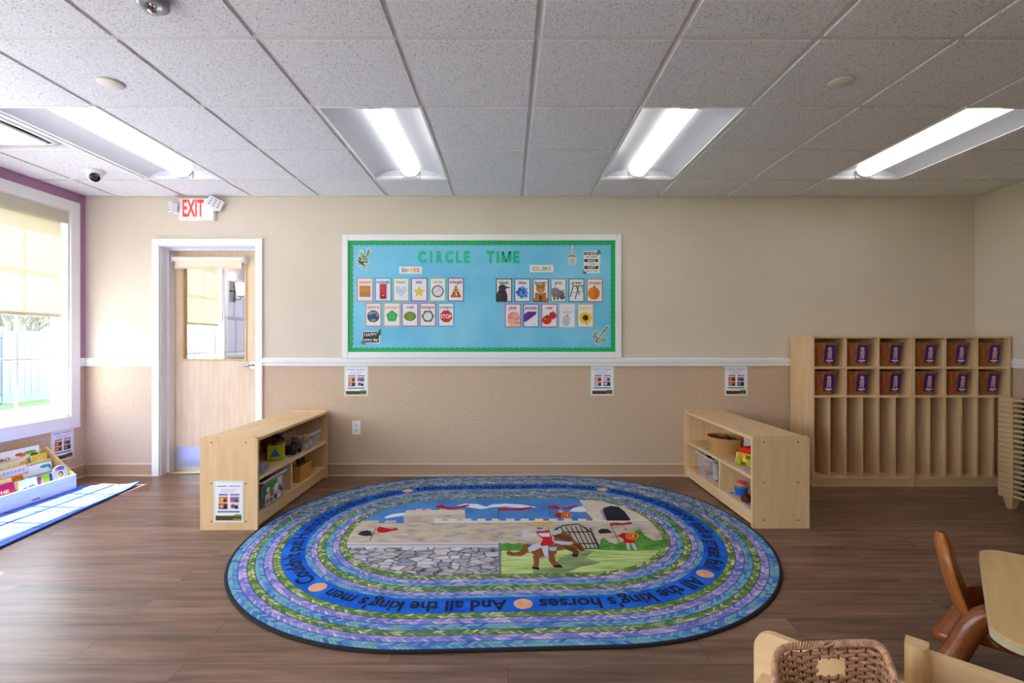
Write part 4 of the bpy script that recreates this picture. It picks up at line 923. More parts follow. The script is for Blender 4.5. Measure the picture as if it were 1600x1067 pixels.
# ------------------------------------------------------------------ cubby units
def cubby(label, x0, x1, yf):
    w = x1-x0; d_ = 4.385-yf; t = thing('cubby_unit', label, 'cubby', ((x0+x1)/2, yf, 0), 0, 'maple cubby units'); h = 1.266; hw_ = w/2; th = .017
    for s_ in (-1, 1):
        m = MB(); m.box(min(s_*hw_, s_*(hw_-th)), max(s_*hw_, s_*(hw_-th)), 0, d_, 0, h, W_Z); m.build('side_panel', t, bevel=.002)
    a, b = -hw_+th, hw_-th
    m = MB(); m.box(a, b, .001, d_, h-.019, h, W_X); m.build('top', t, bevel=.002)
    m = MB(); m.box(a, b, d_-.008, d_, .02, h-.019, W_Z); m.build('back_panel', t)
    for z in (.990, .748):
        m = MB(); m.box(a, b, .004, d_-.008, z, z+.019, W_X); m.build('shelf_board', t, bevel=.002)
    m = MB(); m.box(a, b, .004, d_-.008, .066, .085, W_X); m.build('bottom_board', t, bevel=.002)
    m = MB(); m.box(a, b, .012, .03, 0, .066, W_X); m.build('kick_board', t)
    cw = (b-a+th)/3
    for k in (1, 2):
        xk = a+cw*k-th
        for z0, z1 in ((1.009, h-.019), (.767, .990)):
            m = MB(); m.box(xk, xk+th, .006, d_-.008, z0, z1, W_Z); m.build('cube_divider', t)
    for k in range(1, 6):
        xk = a+cw*k/2-th+(0 if k % 2 == 0 else .0)
        m = MB(); m.box(xk, xk+th*.9, .006, d_-.008, .085, .748, W_Z); m.build('slot_divider', t)
    return a, cw, th
c1p = cubby('left maple cubby unit of the pair against the back wall', 2.552, 3.392, 4.06)
c2p = cubby('right maple cubby unit of the pair, in the room corner', 3.394, 4.214, 4.06)
WICK = noise_mat('brown_wicker', [(.3, hx('#94502a')), (.6, hx('#b26a38')), (.8, hx('#c67f4a'))], (1, 1, .15), 60, 3, .45, .3, .002)
TAGP = C('#4a1f6a', .35)
def cubby_basket():
    t = thing('cubby_basket', 'x', 'basket', (0, 0, 0), 0, 'brown baskets in the cubbies'); h = .202
    def ring(hx_, hy_, z, rib):
        out = []; n = 120
        for k in range(n):
            a = 2*PI*k/n; c_, s_ = math.cos(a), math.sin(a); e = .28
            x, y = hx_*math.copysign(abs(c_)**e, c_), hy_*math.copysign(abs(s_)**e, s_)
            q = 1+rib*(.5+.5*math.cos(k*2*PI/5)); out.append((x*q, y*q, z))
        return out
    m = MB(); m.loft([ring(.068, .110, 0, 0), ring(.070, .112, .012, .02), ring(.083, .122, h*.5, .035), ring(.098, .134, h-.014, .035)], WICK, (True, False)); m.loft([ring(.094, .13, h-.006, 0), ring(.064, .106, .01, 0)], WICK, (False, True)); m.build('body', t)
    m = MB(); m.loft([ring(.098, .134, h-.016, 0), ring(.104, .140, h-.012, 0), ring(.104, .140, h, 0), ring(.093, .129, h, 0), ring(.093, .129, h-.016, 0)], WICK, (False, False)); m.build('rim', t)
    m = MB(Matrix.Translation((.022, -.132, .105)) @ Matrix.Rotation(PI/2+.11, 4, 'X'))
    m.prism(rrect(-.042, -.075, .042, .075, .005), 0, .002, TAGP)
    pk = P('#c9a0b8')
    m.flat([(-.016, -.012), (-.017, -.044), (-.004, -.044), (0, -.016), (.005, -.044), (.018, -.044), (.018, -.01), (.020, .02), (.010, .034), (-.010, .034), (-.020, .012)], .0024, pk); m.flat(ell(-.002, .045, .018, .014, n=14), .0026, P('#d2b0c2'))
    m.flat(rect(-.030, -.060, .030, -.051), .0026, P('#f0eaf2')); m.flat(rect(-.014, -.069, .014, -.063), .0026, P('#e0d8e4')); m.build('purple_tag', t)
    return t
pb = cubby_basket(); first = True; rnd = random.Random(4)
ords = ['left', 'middle', 'right']
for ui, (x0, par) in enumerate(((2.552, c1p), (3.394, c2p))):
    a, cw, th = par; uc = x0+.42 if ui == 0 else x0+.41
    for rrow, z in enumerate((1.0095, .7675)):
        for k in range(3):
            lab = 'brown basket with purple tag in the %s cubby unit, %s row, %s cube' % (('left', 'right')[ui], ('top', 'lower')[rrow], ords[k])
            loc = (uc+a+cw*k+.122+rnd.uniform(-.004, .012), 4.06+.165+rnd.uniform(-.008, .01), z)
            rz = rnd.uniform(-.05, .05)
            if first: pb.location = loc; pb.rotation_euler = (0, 0, rz); pb['label'] = lab; first = False
            else: dup(pb, loc, rz, lab)

# ------------------------------------------------------------------ stacked cots
COT = C('#c4a67e', .5); COTF = C('#2c2622', .8)
CXA, CXB, CYA, CYB = 3.63, 4.19, 2.30, 3.602
def cot():
    t = thing('stacking_cot', 'x', 'cot', ((CXA+CXB)/2, (CYA+CYB)/2, 0), 0, 'stacked sleeping cots'); hw_, hl = (CXB-CXA)/2, (CYB-CYA)/2
    for sx_ in (-1, 1):
        for sy_ in (-1, 1):
            m = MB(); pts = rrect(-.0, -.0, .075, .115, .018, 4, (0, 0, 0, 1))
            pts = [(sx_*(hw_-x), sy_*(hl-y)) for x, y in pts]
            if sx_*sy_ < 0: pts = pts[::-1]
            m.prism(pts, 0, .034, COT); m.build('corner_cap', t, bevel=.004)
    for sx_ in (-1, 1):
        m = MB(); m.box(min(sx_*(hw_-.006), sx_*(hw_-.03)), max(sx_*(hw_-.006), sx_*(hw_-.03)), -hl+.115, hl-.115, .010, .027, COT); m.build('side_rail', t, bevel=.004)
    for sy_ in (-1, 1):
        m = MB(); m.box(-hw_+.075, hw_-.075, min(sy_*(hl-.004), sy_*(hl-.03)), max(sy_*(hl-.004), sy_*(hl-.03)), .004, .030, COT); m.build('end_rail', t, bevel=.004)
    m = MB(); m.box(-hw_+.03, hw_-.03, -hl+.03, hl-.03, .016, .020, COTF); m.build('mesh_bed', t)
    return t
ct = cot(); nth = ['bottom cot', 'second cot up', 'third cot up', 'fourth cot up', 'fifth cot up', 'sixth cot up', 'seventh cot up', 'eighth cot up', 'ninth cot up', 'tenth cot up', 'tenth cot down', 'ninth cot down', 'eighth cot down', 'seventh cot down', 'sixth cot down', 'fifth cot down', 'fourth cot down', 'third cot down', 'second cot down', 'top cot']
for k in range(20):
    lab = 'tan stacking cot by the cubbies, %s in the stack' % nth[k]; loc = ((CXA+CXB)/2, (CYA+CYB)/2, .083+k*.0365)
    if k: o = dup(ct, loc, None, lab)
    else: ct.location = loc; ct['label'] = lab
for sx_ in (-1, 1):
    for sy_ in (-1, 1):
        m = MB(); hw_, hl = (CXB-CXA)/2, (CYB-CYA)/2; cx0, cy0 = sx_*(hw_-.045), sy_*(hl-.065)
        m.loft([[(cx0+x*.020, cy0+y*.020, -.083) for x, y in ((-1, -1), (1, -1), (1, 1), (-1, 1))], [(cx0+x*.032, cy0+y*.034, 0) for x, y in ((-1, -1), (1, -1), (1, 1), (-1, 1))]], COT, (True, True), False); m.build('leg', ct, bevel=.003)

# ------------------------------------------------------------------ blue mat, book box and books
MATB = noise_mat('blue_mat_fabric', [(.35, hx('#4a6fe0')), (.65, hx('#5a80ea'))], (1, 1, 1), 30, 3, .6, .15, .002, .3)
t = thing('play_mat', 'blue folding floor mat with darker grid lines in the sun below the window', 'mat', (-3.353, 3.132, 0), math.radians(6.7))
def lift(x, y): return .018*max(0, (x-.18)/.15)**2*max(0, min(1, (y-.75)/.2))**2+.004*max(0, (x-.25)/.08)
m = MB(); nx, ny = 22, 48; P_ = lambda i, j, z: (-.33+.66*i/nx, -.95+1.9*j/ny, z+lift(-.33+.66*i/nx, -.95+1.9*j/ny))
vs = [P_(i, j, .009) for j in range(ny+1) for i in range(nx+1)]+[P_(i, j, .001) for j in range(ny+1) for i in range(nx+1)]; o_ = (nx+1)*(ny+1); q_ = lambda i, j: j*(nx+1)+i
fs = [(q_(i, j), q_(i+1, j), q_(i+1, j+1), q_(i, j+1)) for j in range(ny) for i in range(nx)]+[(o_+q_(i, j), o_+q_(i, j+1), o_+q_(i+1, j+1), o_+q_(i+1, j)) for j in range(ny) for i in range(nx)]
for i in range(nx): fs += [(q_(i, 0), o_+q_(i, 0), o_+q_(i+1, 0), q_(i+1, 0)), (q_(i+1, ny), o_+q_(i+1, ny), o_+q_(i, ny), q_(i, ny))]
for j in range(ny): fs += [(q_(0, j+1), o_+q_(0, j+1), o_+q_(0, j), q_(0, j)), (q_(nx, j), o_+q_(nx, j), o_+q_(nx, j+1), q_(nx, j+1))]
m.add(vs, fs, MATB, True); m.build('pad', t)
m = MB(); LN = C('#040a28', .8)
def mline(x0, y0, x1, y1, w=.010, n=30):
    for k in range(n):
        a, b = k/n, (k+1)/n; pts = seg2(x0+(x1-x0)*a, y0+(y1-y0)*a, x0+(x1-x0)*b, y0+(y1-y0)*b, w); m.add([(x, y, .0096+lift(x, y)) for x, y in pts], [(0, 1, 2, 3)], LN)
for x in (.285, .02, -.26): mline(x, -.93, x, .93)
for k in range(-3, 4): mline(-.32, .62-.314*(k+3)+.0, .32, .62-.314*(k+3), n=10)
m.build('seam_lines', t)
m = MB(); EDG = C('#1c4fd0', .6)
m.tube([P_(nx, j, .005) for j in range(0, ny+1)]+[P_(i, ny, .005) for i in range(nx-1, -1, -1)], .0065, EDG, 8); m.build('piping', t)

BX0, BX1, BY0, BY1, BZ = -3.815, -3.55, 3.18, 3.985, .0125
t = thing('book_box', 'low white wooden book bin with sloping ends below the window', 'book box', ((BX0+BX1)/2, (BY0+BY1)/2, BZ)); bxc, byc = (BX0+BX1)/2, (BY0+BY1)/2
WBOX = noise_mat('whitewashed_birch', [(.35, hx('#dcd9da')), (.65, hx('#e8e6e6'))], (9, .9, 9), 3, 5, .45); BIR = W_EDGE
wx = (BX1-BX0)/2; hy = (BY1-BY0)/2
MB().box(wx-.014, wx, -hy, hy, 0, .118, WBOX).build('front_board', t, bevel=.003)
for s_ in (-1, 1):
    M4 = Matrix(((1, 0, 0, 0), (0, 0, 1, 0), (0, 1, 0, 0), (0, 0, 0, 1))); m = MB(M4)
    pts = [(-wx, 0), (wx-.014, 0), (wx-.014, .122), (wx-.03, .135), (-wx+.02, .345), (-wx, .345)]
    m.prism(pts, min(s_*hy, s_*(hy-.014)), max(s_*hy, s_*(hy-.014)), BIR); m.build('end_board', t, bevel=.003)
MB().box(-wx, -wx+.012, -hy+.014, hy-.014, 0, .34, BIR).build('back_board', t, bevel=.002)
for k, (xa, z_) in enumerate(((wx-.014, .015), (wx-.074, .055), (wx-.138, .10), (wx-.20, .145))):
    xb = (-wx+.012) if k == 3 else (wx-.074, wx-.138, wx-.20)[k]
    MB().box(xb, xa, -hy+.014, hy-.014, z_-.012, z_, BIR).build('step_board', t)
m = MB(XF(wx, byc-byc+.06, .022, PI/2)); m.flat(rect(-.03, -.004, .03, .004), .0008, C('#2a2a30')); m.build('maker_plate', t)
ZS = [.015, .055, .10, .145]; XS_ = [wx-.040, wx-.105, wx-.168, wx-.222]
def book(ya, yb, tier, top, cover, label, draw=None, shape=None, dx=0, tilt=.16):
    yc = (ya+yb)/2; w = abs(yb-ya); z0 = BZ+ZS[tier]+.003; h = max(.08, (top-z0)/math.cos(tilt))
    t = thing('picture_book', label, 'book', (bxc+XS_[tier]+dx, yc, z0+.0022), PI/2, 'picture books in the white bin'); T = Matrix.Rotation(-tilt, 4, 'X'); B = T @ Matrix.Rotation(PI/2, 4, 'X')
    out = rrect(-w/2, 0, w/2, h, .006) if shape is None else [(-w/2, 0), (w/2, 0)]+ell(0, h-w/2, w/2, n=16, a0=0, a1=PI)
    m = MB(B); m.prism(out, -.001, .001, C(cover, .3)); m.prism(out, -.013, -.011, C(cover, .3))
    if draw: draw(lambda pts, c_, z=.0014: m.flat([(max(-w/2, min(w/2, x)), max(0, min(h, y))) for x, y in pts], z, C(c_, .3)), lambda s, x, y, hh, c_, fw=None: text(m, s, x, y, hh, C(c_, .3), .0022, .02, fitw=fw), w, h)
    m.build('cover', t)
    q = MB(B); q.prism([(x*.97, y*.985+.001) for x, y in out], -.011, -.001, C('#f2efe6', .8)); q.build('pages', t)
def dk_at(p, tx, w, h):
    p(rect(-w/2, 0, w/2, h*.82), '#b8185a'); tx('AT THE', -w*.02, h*.66, h*.13, '#f6e6ee', w*.7)
    for i in range(7): p(ell(-w*.34+w*.11*i, h*.42-(i % 2)*h*.03, w*.07, h*.09, n=12), ('#c8b8e8', '#b09ade', '#d8ccf0')[i % 3], .0015+.00005*i)
def dk_teal(p, tx, w, h):
    p(rect(-w*.5, 0, -w*.42, h), '#e8b83a'); p(ell(-w*.15, h*.5, w*.16, h*.1, n=14), '#2f78b8'); p(ell(w*.2, h*.55, w*.2, h*.12, n=14), '#3f9ad0', .0015); p(ell(-w*.1, h*.58, w*.05), '#1a4a8a', .0016); p(rect(-w*.3, h*.2, w*.4, h*.3), '#3a88c8')
def dk_green(p, tx, w, h):
    p(rect(-w/2, 0, -w*.25, h), '#8a3f8a'); p(rect(-w*.25, 0, w*.32, h), '#8ac22a'); p(rect(w*.32, 0, w/2, h), '#1f2f8a'); p(ell(-w*.2, h*.55, w*.1, h*.3), '#e8a8b8', .0015); p(ell(w*.05, h*.45, w*.2, h*.16), '#5a9a1f', .0016); p(ell(0, h*.25, w*.3, h*.12), '#c8741f', .0017)
def dk_round(p, tx, w, h):
    p(ell(0, h-w/2, w*.46, n=24), '#a8d0e0'); p(ell(0, h-w*.18, w*.34, w*.12), '#8a3a8a', .0015); p(ell(-w*.2, h-w*.24, w*.1), '#d86aa0', .0016); p(ell(w*.22, h-w*.26, w*.1), '#3a8ac8', .0016)
    p(ell(0, h-w*.60, w*.27, n=20), '#efe9e4', .0017); p(ell(0, h-w*.58, w*.20, n=20), '#4a2f28', .0018); p(ell(-.004, h-w*.62, w*.15, n=20), '#e2a08a', .0019)
def dk_yel(p, tx, w, h):
    p(rect(-w*.44, h*.70, w*.5, h*.95), '#e4dcea'); p(rect(-w*.44, 0, w*.5, h*.66), '#f09a3a'); p(ell(w*.12, h*.45, w*.26, h*.2), '#e8741a', .0015); p(ell(w*.12, h*.42, w*.16, h*.12), '#f7b860', .0016)
    for k in range(6): p(rect(-w*.36+k*w*.13, h*.78, -w*.36+k*w*.13+w*.09, h*.87), '#a8b8d8', .0015)
def dk_gator(p, tx, w, h):
    p(ell(w*.2, h*.86, w*.22, h*.07), '#3aa8c8'); p(ell(w*.4, h*.74, w*.06, h*.15), '#2a98bc', .0015); p(ell(-w*.25, h*.62, w*.18, h*.10), '#f0b070', .0015); p(ell(-w*.1, h*.45, w*.2, h*.08), '#d8e0ea', .0016)
def dk_pale(p, tx, w, h):
    p(rect(-w*.4, h*.74, w*.45, h*.82), '#9ab8d8'); p(ell(w*.1, h*.58, w*.2, h*.08), '#b8ccd8', .0015); p(ell(-w*.3, h*.66, w*.12, h*.07), '#8a9aa8', .0016)
def dk_sgo(p, tx, w, h):
    p(rect(-w/2, 0, w/2, h*.55), '#dfeec0'); tx('S GO', -w*.02, h*.78, h*.13, '#6a8a8a', w*.5); p(ell(w*.4, h*.86, w*.12, h*.07), '#f09a3a'); p(ell(-w*.42, h*.76, w*.08, h*.1), '#5aa8b8', .0015)
def dk_go(p, tx, w, h):
    tx('RO', -w*.32, h*.74, h*.11, '#5a1f2a', w*.22); p(ell(0, h*.82, w*.1, h*.05), '#d84a2a'); p(ell(w*.08, h*.76, w*.08, h*.04), '#e8741a', .0015); p(ell(w*.26, h*.82, w*.16, h*.06), '#7ab83a', .0016); p(ell(w*.36, h*.72, w*.1, h*.05), '#3f7a2a', .0017); p(rect(-w*.1, h*.55, w*.3, h*.62), '#f0b070', .0018)
def dk_strip(p, tx, w, h):
    p(rect(-w/2, h*.6, w/2, h*.95), '#cfe08a')
    for k in range(8): p(rect(-w*.44+k*w*.115, h*.74, -w*.44+k*w*.115+w*.07, h*.86), ('#4a7a3a', '#5a6a7a')[k % 2], .0016)
def dk_yb(p, tx, w, h): p(rect(-w*.3, h*.5, w*.3, h*.8), '#e8e0b0'); p(ell(0, h*.85, w*.2, h*.05), '#f7e07a', .0015)
def dk_gl(p, tx, w, h): p(rect(-w*.4, h*.4, w*.4, h*.75), '#dff0cf')
book(3.30, 3.532, 0, .196, '#b8185a', 'magenta picture book lettered AT THE in the front row', dk_at, None, .006)
book(3.29, 3.542, 0, .222, '#f0e2a0', 'pale yellow book standing right behind the magenta AT THE book', None, None, -.012)
book(3.556, 3.71, 0, .185, '#d8eef0', 'pale teal book with blue animals, front row next to the magenta one', dk_teal)
book(3.714, 3.832, 0, .176, '#8ac22a', 'small purple, green and navy book in the front row', dk_green)
book(3.846, 3.966, 0, .218, '#cfe2ec', 'round-topped book with a face in a circle, front row right end', dk_round, 'round')
book(3.500, 3.712, 1, .284, '#f0c83a', 'yellow book with an orange sun picture in the second row', dk_yel)
book(3.716, 3.905, 1, .256, '#f2f0f0', 'white book with a blue animal at its top corner, second row', dk_gator)
book(3.66, 3.87, 1, .212, '#e4eef4', 'pale blue white book standing in front of the blue animal book', dk_pale, None, .022)
book(3.30, 3.494, 1, .280, '#9ac84a', 'green book at the left picture edge in the second row', dk_gl)
book(3.50, 3.765, 2, .305, '#f3f2e2', 'white book lettered S GO with an orange ball, third row', dk_sgo)
book(3.772, 3.945, 2, .268, '#e6ecd0', 'pale green book with a strip of small pictures, third row', dk_strip, None, .008, .09)
book(3.812, 3.935, 2, .318, '#f0cf3a', 'yellow book poking up behind the pale green strip book', dk_yb, None, -.0135, .09)
book(3.58, 3.905, 3, .385, '#f6f2ea', 'tall white book with red and green pictures in the back row', dk_go, None, .004, .06)

# ------------------------------------------------------------------ toddler table and chair
TR = math.radians(47.8)
t = thing('toddler_table', 'low maple laminate children table with rounded corners at the right edge', 'table', (2.05, 1.233, 0), TR)
m = MB(); m.prism(rrect(-.40, -.60, .40, .60, .085, 8), .388, .40, W_TABLE); m.build('tabletop', t)
m = MB(); m.prism(rrect(-.401, -.601, .401, .601, .085, 8), .370, .3885, C('#cfc8a4', .45)); m.build('edge_band', t, bevel=.004)
for sx_ in (-1, 1):
    for sy_ in (-1, 1):
        m = MB(); m.tube([(sx_*.33, sy_*.28, .37), (sx_*.33, sy_*.28, .02)], .019, CHROME, 14); l = m.build('leg', t)
        m = MB(); m.lathe([(.024, 0), (.026, .012), (.02, .022)], C('#cfd6d8', .4), 14, (sx_*.33, sy_*.28, 0)); m.build('foot_glide', l)
PL = noise_mat('brown_moulded_plastic', [(.4, hx('#8a4c22')), (.6, hx('#94542a'))], (1, 1, 1), 40, 2, .22, .06, .001, .5)
PL2 = noise_mat('tan_brown_plastic', [(.4, hx('#a9642c')), (.6, hx('#b06c32'))], (1, 1, 1), 40, 2, .3, .06, .001, .5)
t = thing('toddler_chair', 'chunky brown plastic toddler chair pushed in at the table end', 'chair', (1.82, 1.796, 0), TR)
def smooth_path(P0, n=6):
    out = []; P0 = [Vector(p) for p in P0]
    for i in range(len(P0)-1):
        a, b, c, d = P0[max(i-1, 0)], P0[i], P0[i+1], P0[min(i+2, len(P0)-1)]
        for k in range(n):
            u = k/n; out.append(.5*((2*b)+(c-a)*u+(2*a-5*b+4*c-d)*u*u+(3*b-a-3*c+d)*u**3))
    out.append(P0[-1]); return out
for s_ in (-1, 1):
    p = smooth_path([(s_*.1245, .140, .022), (s_*.120, .112, .085), (s_*.114, .07, .185), (s_*.11, .025, .238), (s_*.11, -.06, .246), (s_*.112, -.145, .225), (s_*.118, -.180, .16), (s_*.122, -.195, 0)])
    m = MB(); m.tube(p, .038, PL, 18, radii=[.040-.004*math.sin(PI*i/(len(p)-1)) for i in range(len(p))]); fr2 = m.build('arm_and_leg_tube', t)
    q = MB(); hc_ = lambda y, z, r: [(s_*.126+r*math.cos(2*PI*k/20), y+r*1.06*math.sin(2*PI*k/20), z) for k in range(20)]; q.loft([hc_(.150, 0, .039), hc_(.149, .004, .043), hc_(.135, .030, .043), hc_(.133, .034, .040)], PL); q.build('foot_cap', fr2)
rings = []; nu = 16
for k in range(15):
    v = k/14; hwid = .125*(1-.10*v)*math.sqrt(max(.02, 1-max(0, (v-.62)/.385)**2.4)); z = .13+.338*v; yb = .088+.086*v+.010*math.sin(PI*v)-.05*max(0, 1-v/.3)**2
    fr_ = []; bk = []
    for i in range(nu+1):
        u = -1+2*i/nu; cur = -.042*(abs(u)**2)*(1-.35*v); e = math.sqrt(max(0, 1-abs(u)**6))*math.sqrt(max(.02, 1-max(0, (v-.8)/.205)**2)); fr_.append((hwid*u, yb+cur-.012*e, z)); bk.append((hwid*u, yb+cur+.014*e, z))
    rings.append(fr_+bk[::-1][1:-1])
m = MB(); m.loft(rings, PL2); m.build('backrest', t)
rings = []
for (zz, k) in ((.108, .86), (.122, 1.0), (.142, 1.0), (.150, .97), (.140, .85), (.134, .5)):
    rings.append([(x*k, y*k-.02, zz) for x, y in rrect(-.098, -.15, .098, .118, .05, 6)])
m = MB(); m.loft(rings, PL); m.build('seat', t)

# ------------------------------------------------------------------ wooden units and wicker basket in the foreground
UR = -PI/4
def unit(label, u0, u1, n0, n1, ph, tr, post):
    uc, nc = (u0+u1)/2, (n0+n1)/2; t = thing('storage_bench', label, 'storage unit', (.7071*(uc+nc), .7071*(nc-uc), 0), UR)
    A, B_ = u0-uc, u1-uc; c_, d_ = n0-nc, n1-nc
    M4 = Matrix(((1, 0, 0, 0), (0, 0, 1, 0), (0, 1, 0, 0), (0, 0, 0, 1)))
    m = MB(M4); m.prism(rrect(A, 0, B_, ph, .045 if not post else .004, 8, (0, 1, 1, 0)), d_-.018, d_, W_X); m.build('back_panel', t, bevel=.003)
    m = MB(); m.box(A+.02, B_-.02, c_, d_-.018, tr-.018, tr, W_X); m.build('top_board', t, bevel=.003)
    for x in (A+.02, B_-.038):
        m = MB(); m.box(x, x+.018, c_, d_-.018, 0, tr-.018, W_Z); m.build('side_panel', t, bevel=.002)
    m = MB(); m.box(A+.038, B_-.038, c_+.01, d_-.018, .06, .078, W_X); m.build('bottom_board', t)
    if post:
        m = MB(); m.prism([(A-.004, d_+.002), (A-.004, d_-.03)]+ell(A+.018, d_-.03, .022, .016, n=12, a0=PI, a1=2*PI)+[(A+.04, d_-.03), (A+.04, d_+.002)], 0, ph+.016, W_EDGE, True); m.build('corner_post', t)
unit('maple bench with rounded back panel behind the wicker basket', -.422, .32, .85, 1.308, .50, .40, False)
unit('maple bench with a thick rounded corner post, right of the wicker basket', -.145, .55, 1.33, 1.515, .486, .25, True)
RAT = noise_mat('rattan', [(.3, hx('#a87a58')), (.55, hx('#cb9f7e')), (.8, hx('#dcb494'))], (1, 1, 1), 70, 3, .5, .2, .001)
RAT2 = C('#5c3c26', .7)
bk = thing('wicker_basket', 'open square wicker basket with a handle hole in the bottom right foreground', 'basket', (.586, .864, .402), math.radians(4))
bh = .188; rows_n = 26; per = 44
def bpt(a, z, off=0):                           # rounded square, wider at the top
    k = z/bh; hx_, hy_ = .088+.028*k+off, .098+.028*k+off; c_, s_ = math.cos(a), math.sin(a); e = .30
    return Vector((hx_*math.copysign(abs(c_)**e, c_), hy_*math.copysign(abs(s_)**e, s_), z))
angs = []
def even_angles(n):
    N_ = 2000; pts = [bpt(2*PI*i/N_, bh) for i in range(N_+1)]; cum = [0]
    for a, b in zip(pts[:-1], pts[1:]): cum.append(cum[-1]+(b-a).length)
    out = []; j = 0
    for k in range(n):
        d = cum[-1]*k/n
        while cum[j+1] < d: j += 1
        out.append(2*PI*(j+(d-cum[j])/(cum[j+1]-cum[j]))/N_)
    return out
AN = even_angles(per*4)
inhole = lambda p, z: abs(p.x-.004) < .028 and abs(p.y) > .09 and .132 < z < .162
m = MB()
for r in range(rows_n):
    z = .008+r*(bh-.014)/rows_n; run = []
    for i in range(per*4+1):
        a = AN[i % (per*4)]; off = .0026*math.cos(PI*i/4+PI*r)
        p = bpt(a, z, off)
        if inhole(p, z):
            if len(run) > 2: m.tube(run, .0039, RAT, 6)
            run = []
        else: run.append(p)
    if len(run) > 2: m.tube(run, .0039, RAT, 6)
for i in range(0, per*4, 4):
    a = AN[i]; za = .0
    segs = [(0, bh)] if not inhole(bpt(a, .14), .14) else [(0, .132), (.162, bh)]
    for z0, z1 in segs: m.tube([bpt(a, z0), bpt(a, (z0+z1)/2), bpt(a, z1)], .0024, RAT2, 5)
m.build('woven_body', bk)
m = MB(); m.prism([(p.x, p.y) for p in (bpt(AN[i], 0, -.002) for i in range(0, per*4, 4))], .0, .008, RAT); m.build('base', bk)
m = MB(); M_ = per*8; AN2 = even_angles(M_)
for s_ in range(3):
    path = []
    for i in range(M_):
        ph = 2*PI*i/M_*46+s_*2*PI/3; c = bpt(AN2[i], bh, .0048*math.cos(ph)); c.z = bh+.002+.0046*math.sin(ph); path.append(c)
    m.tube(path, .0034, RAT, 6, closed=True)
m.build('braided_rim', bk)

for ch in bk.children:                        # a slightly lopsided hand-woven basket
    for v_ in ch.data.vertices: v_.co.x += .65*v_.co.y

# ------------------------------------------------------------------ oval rug
RA, RB, RR, RT = 1.597, 1.234, 1.19, .039
RCX, RCY, RZ = -.017, 3.1324, .009
rug = thing('oval_rug', 'large oval braid-patterned rug with nursery rhyme lettering and a castle picture', 'rug', (RCX, RCY, 0), RT)
def braid(name, pal, dark, strand=.021):
    m, nt, b = base_mat(name)
    uv = N(nt, 'ShaderNodeUVMap', uv_map='UVMap'); sp = N(nt, 'ShaderNodeSeparateXYZ'); L(nt, uv, 0, sp, 0)
    mt = lambda op, a, bb, c=None: None
    def M_(op, a, v2=None, l2=None):
        n = N(nt, 'ShaderNodeMath', operation=op)
        if isinstance(a, tuple): L(nt, a[0], a[1], n, 0)
        else: n.inputs[0].default_value = a
        if l2 is not None: L(nt, l2[0], l2[1], n, 1)
        elif v2 is not None: n.inputs[1].default_value = v2
        return (n, 0)
    v = (sp, 1); u = (sp, 0)
    cv = M_('ABSOLUTE', M_('SUBTRACT', v, .5)); side = M_('GREATER_THAN', v, .5)
    t = M_('ADD', M_('DIVIDE', u, strand), None, M_('MULTIPLY', cv, 2.4)); t = M_('ADD', t, None, M_('MULTIPLY', side, .5))
    fl = M_('FLOOR', t); fr = M_('FRACT', t)
    cb = N(nt, 'ShaderNodeCombineXYZ'); L(nt, *fl, cb, 0); L(nt, *side, cb, 1)
    wn = N(nt, 'ShaderNodeTexWhiteNoise', noise_dimensions='2D'); L(nt, cb, 0, wn, 'Vector')
    no = N(nt, 'ShaderNodeTexNoise', noise_dimensions='1D', i_Scale=.16, i_Detail=1); L(nt, *fl, no, 'W')
    mix = M_('ADD', M_('MULTIPLY', (wn, 0), .56), None, M_('MULTIPLY', (no, 0), .46))
    cr = ramp(nt, pal); L(nt, *mix, cr, 0)
    ed = M_('LESS_THAN', fr, .20); rim = M_('GREATER_THAN', cv, .44); mx_ = M_('MAXIMUM', M_('MULTIPLY', ed, .6), None, M_('MULTIPLY', rim, .85))
    ctr = M_('MULTIPLY', M_('LESS_THAN', cv, .05), .3); mx_ = M_('MAXIMUM', mx_, None, ctr)
    mm = N(nt, 'ShaderNodeMix', data_type='RGBA'); L(nt, *mx_, mm, 0); L(nt, cr, 0, mm, 6); mm.inputs[7].default_value = (*hx(dark), 1)
    L(nt, mm, 2, b, 'Base Color'); b.inputs['Roughness'].default_value = .95; b.inputs['Specular IOR Level'].default_value = .1
    return m
LAV = braid('lavender_braid', [(.2, hx('#5a6cc0')), (.42, hx('#8788cc')), (.6, hx('#a99bd6')), (.8, hx('#dcbcda'))], '#3c4a8c')
TEAL = braid('blue_teal_braid', [(.2, hx('#3a68b4')), (.42, hx('#5f8ecc')), (.58, hx('#80b4d2')), (.72, hx('#68ae9a')), (.85, hx('#b0aee0'))], '#2e4a84')
GRN = braid('green_braid', [(.2, hx('#4c7038')), (.45, hx('#688a4a')), (.62, hx('#8fa462')), (.82, hx('#dcd4a4'))], '#2c431f', .018)
BAND = noise_mat('royal_blue_pile', [(.3, hx('#0c4fc4')), (.7, hx('#2a70e0'))], (1, 1, 1), 9, 4, .95, .1, .002, .1)
BIND = C('#101114', .8)
samp = []                                     # clockwise outline: (corner centre, outward normal)
qx, qy = RA-RR, RB-RR
def arc(cx, cy, a0, a1, n):
    for k in range(n): a = a0+(a1-a0)*k/n; samp.append((Vector((cx, cy)), Vector((math.cos(a), math.sin(a)))))
def line(p, q, nv, n):
    for k in range(n): samp.append((Vector(p).lerp(Vector(q), k/n), Vector(nv)))
line((0, qy), (qx, qy), (0, 1), 8); arc(qx, qy, PI/2, 0, 44); line((qx, qy), (qx, -qy), (1, 0), 4); arc(qx, -qy, 0, -PI/2, 44); line((qx, -qy), (-qx, -qy), (0, -1), 16)
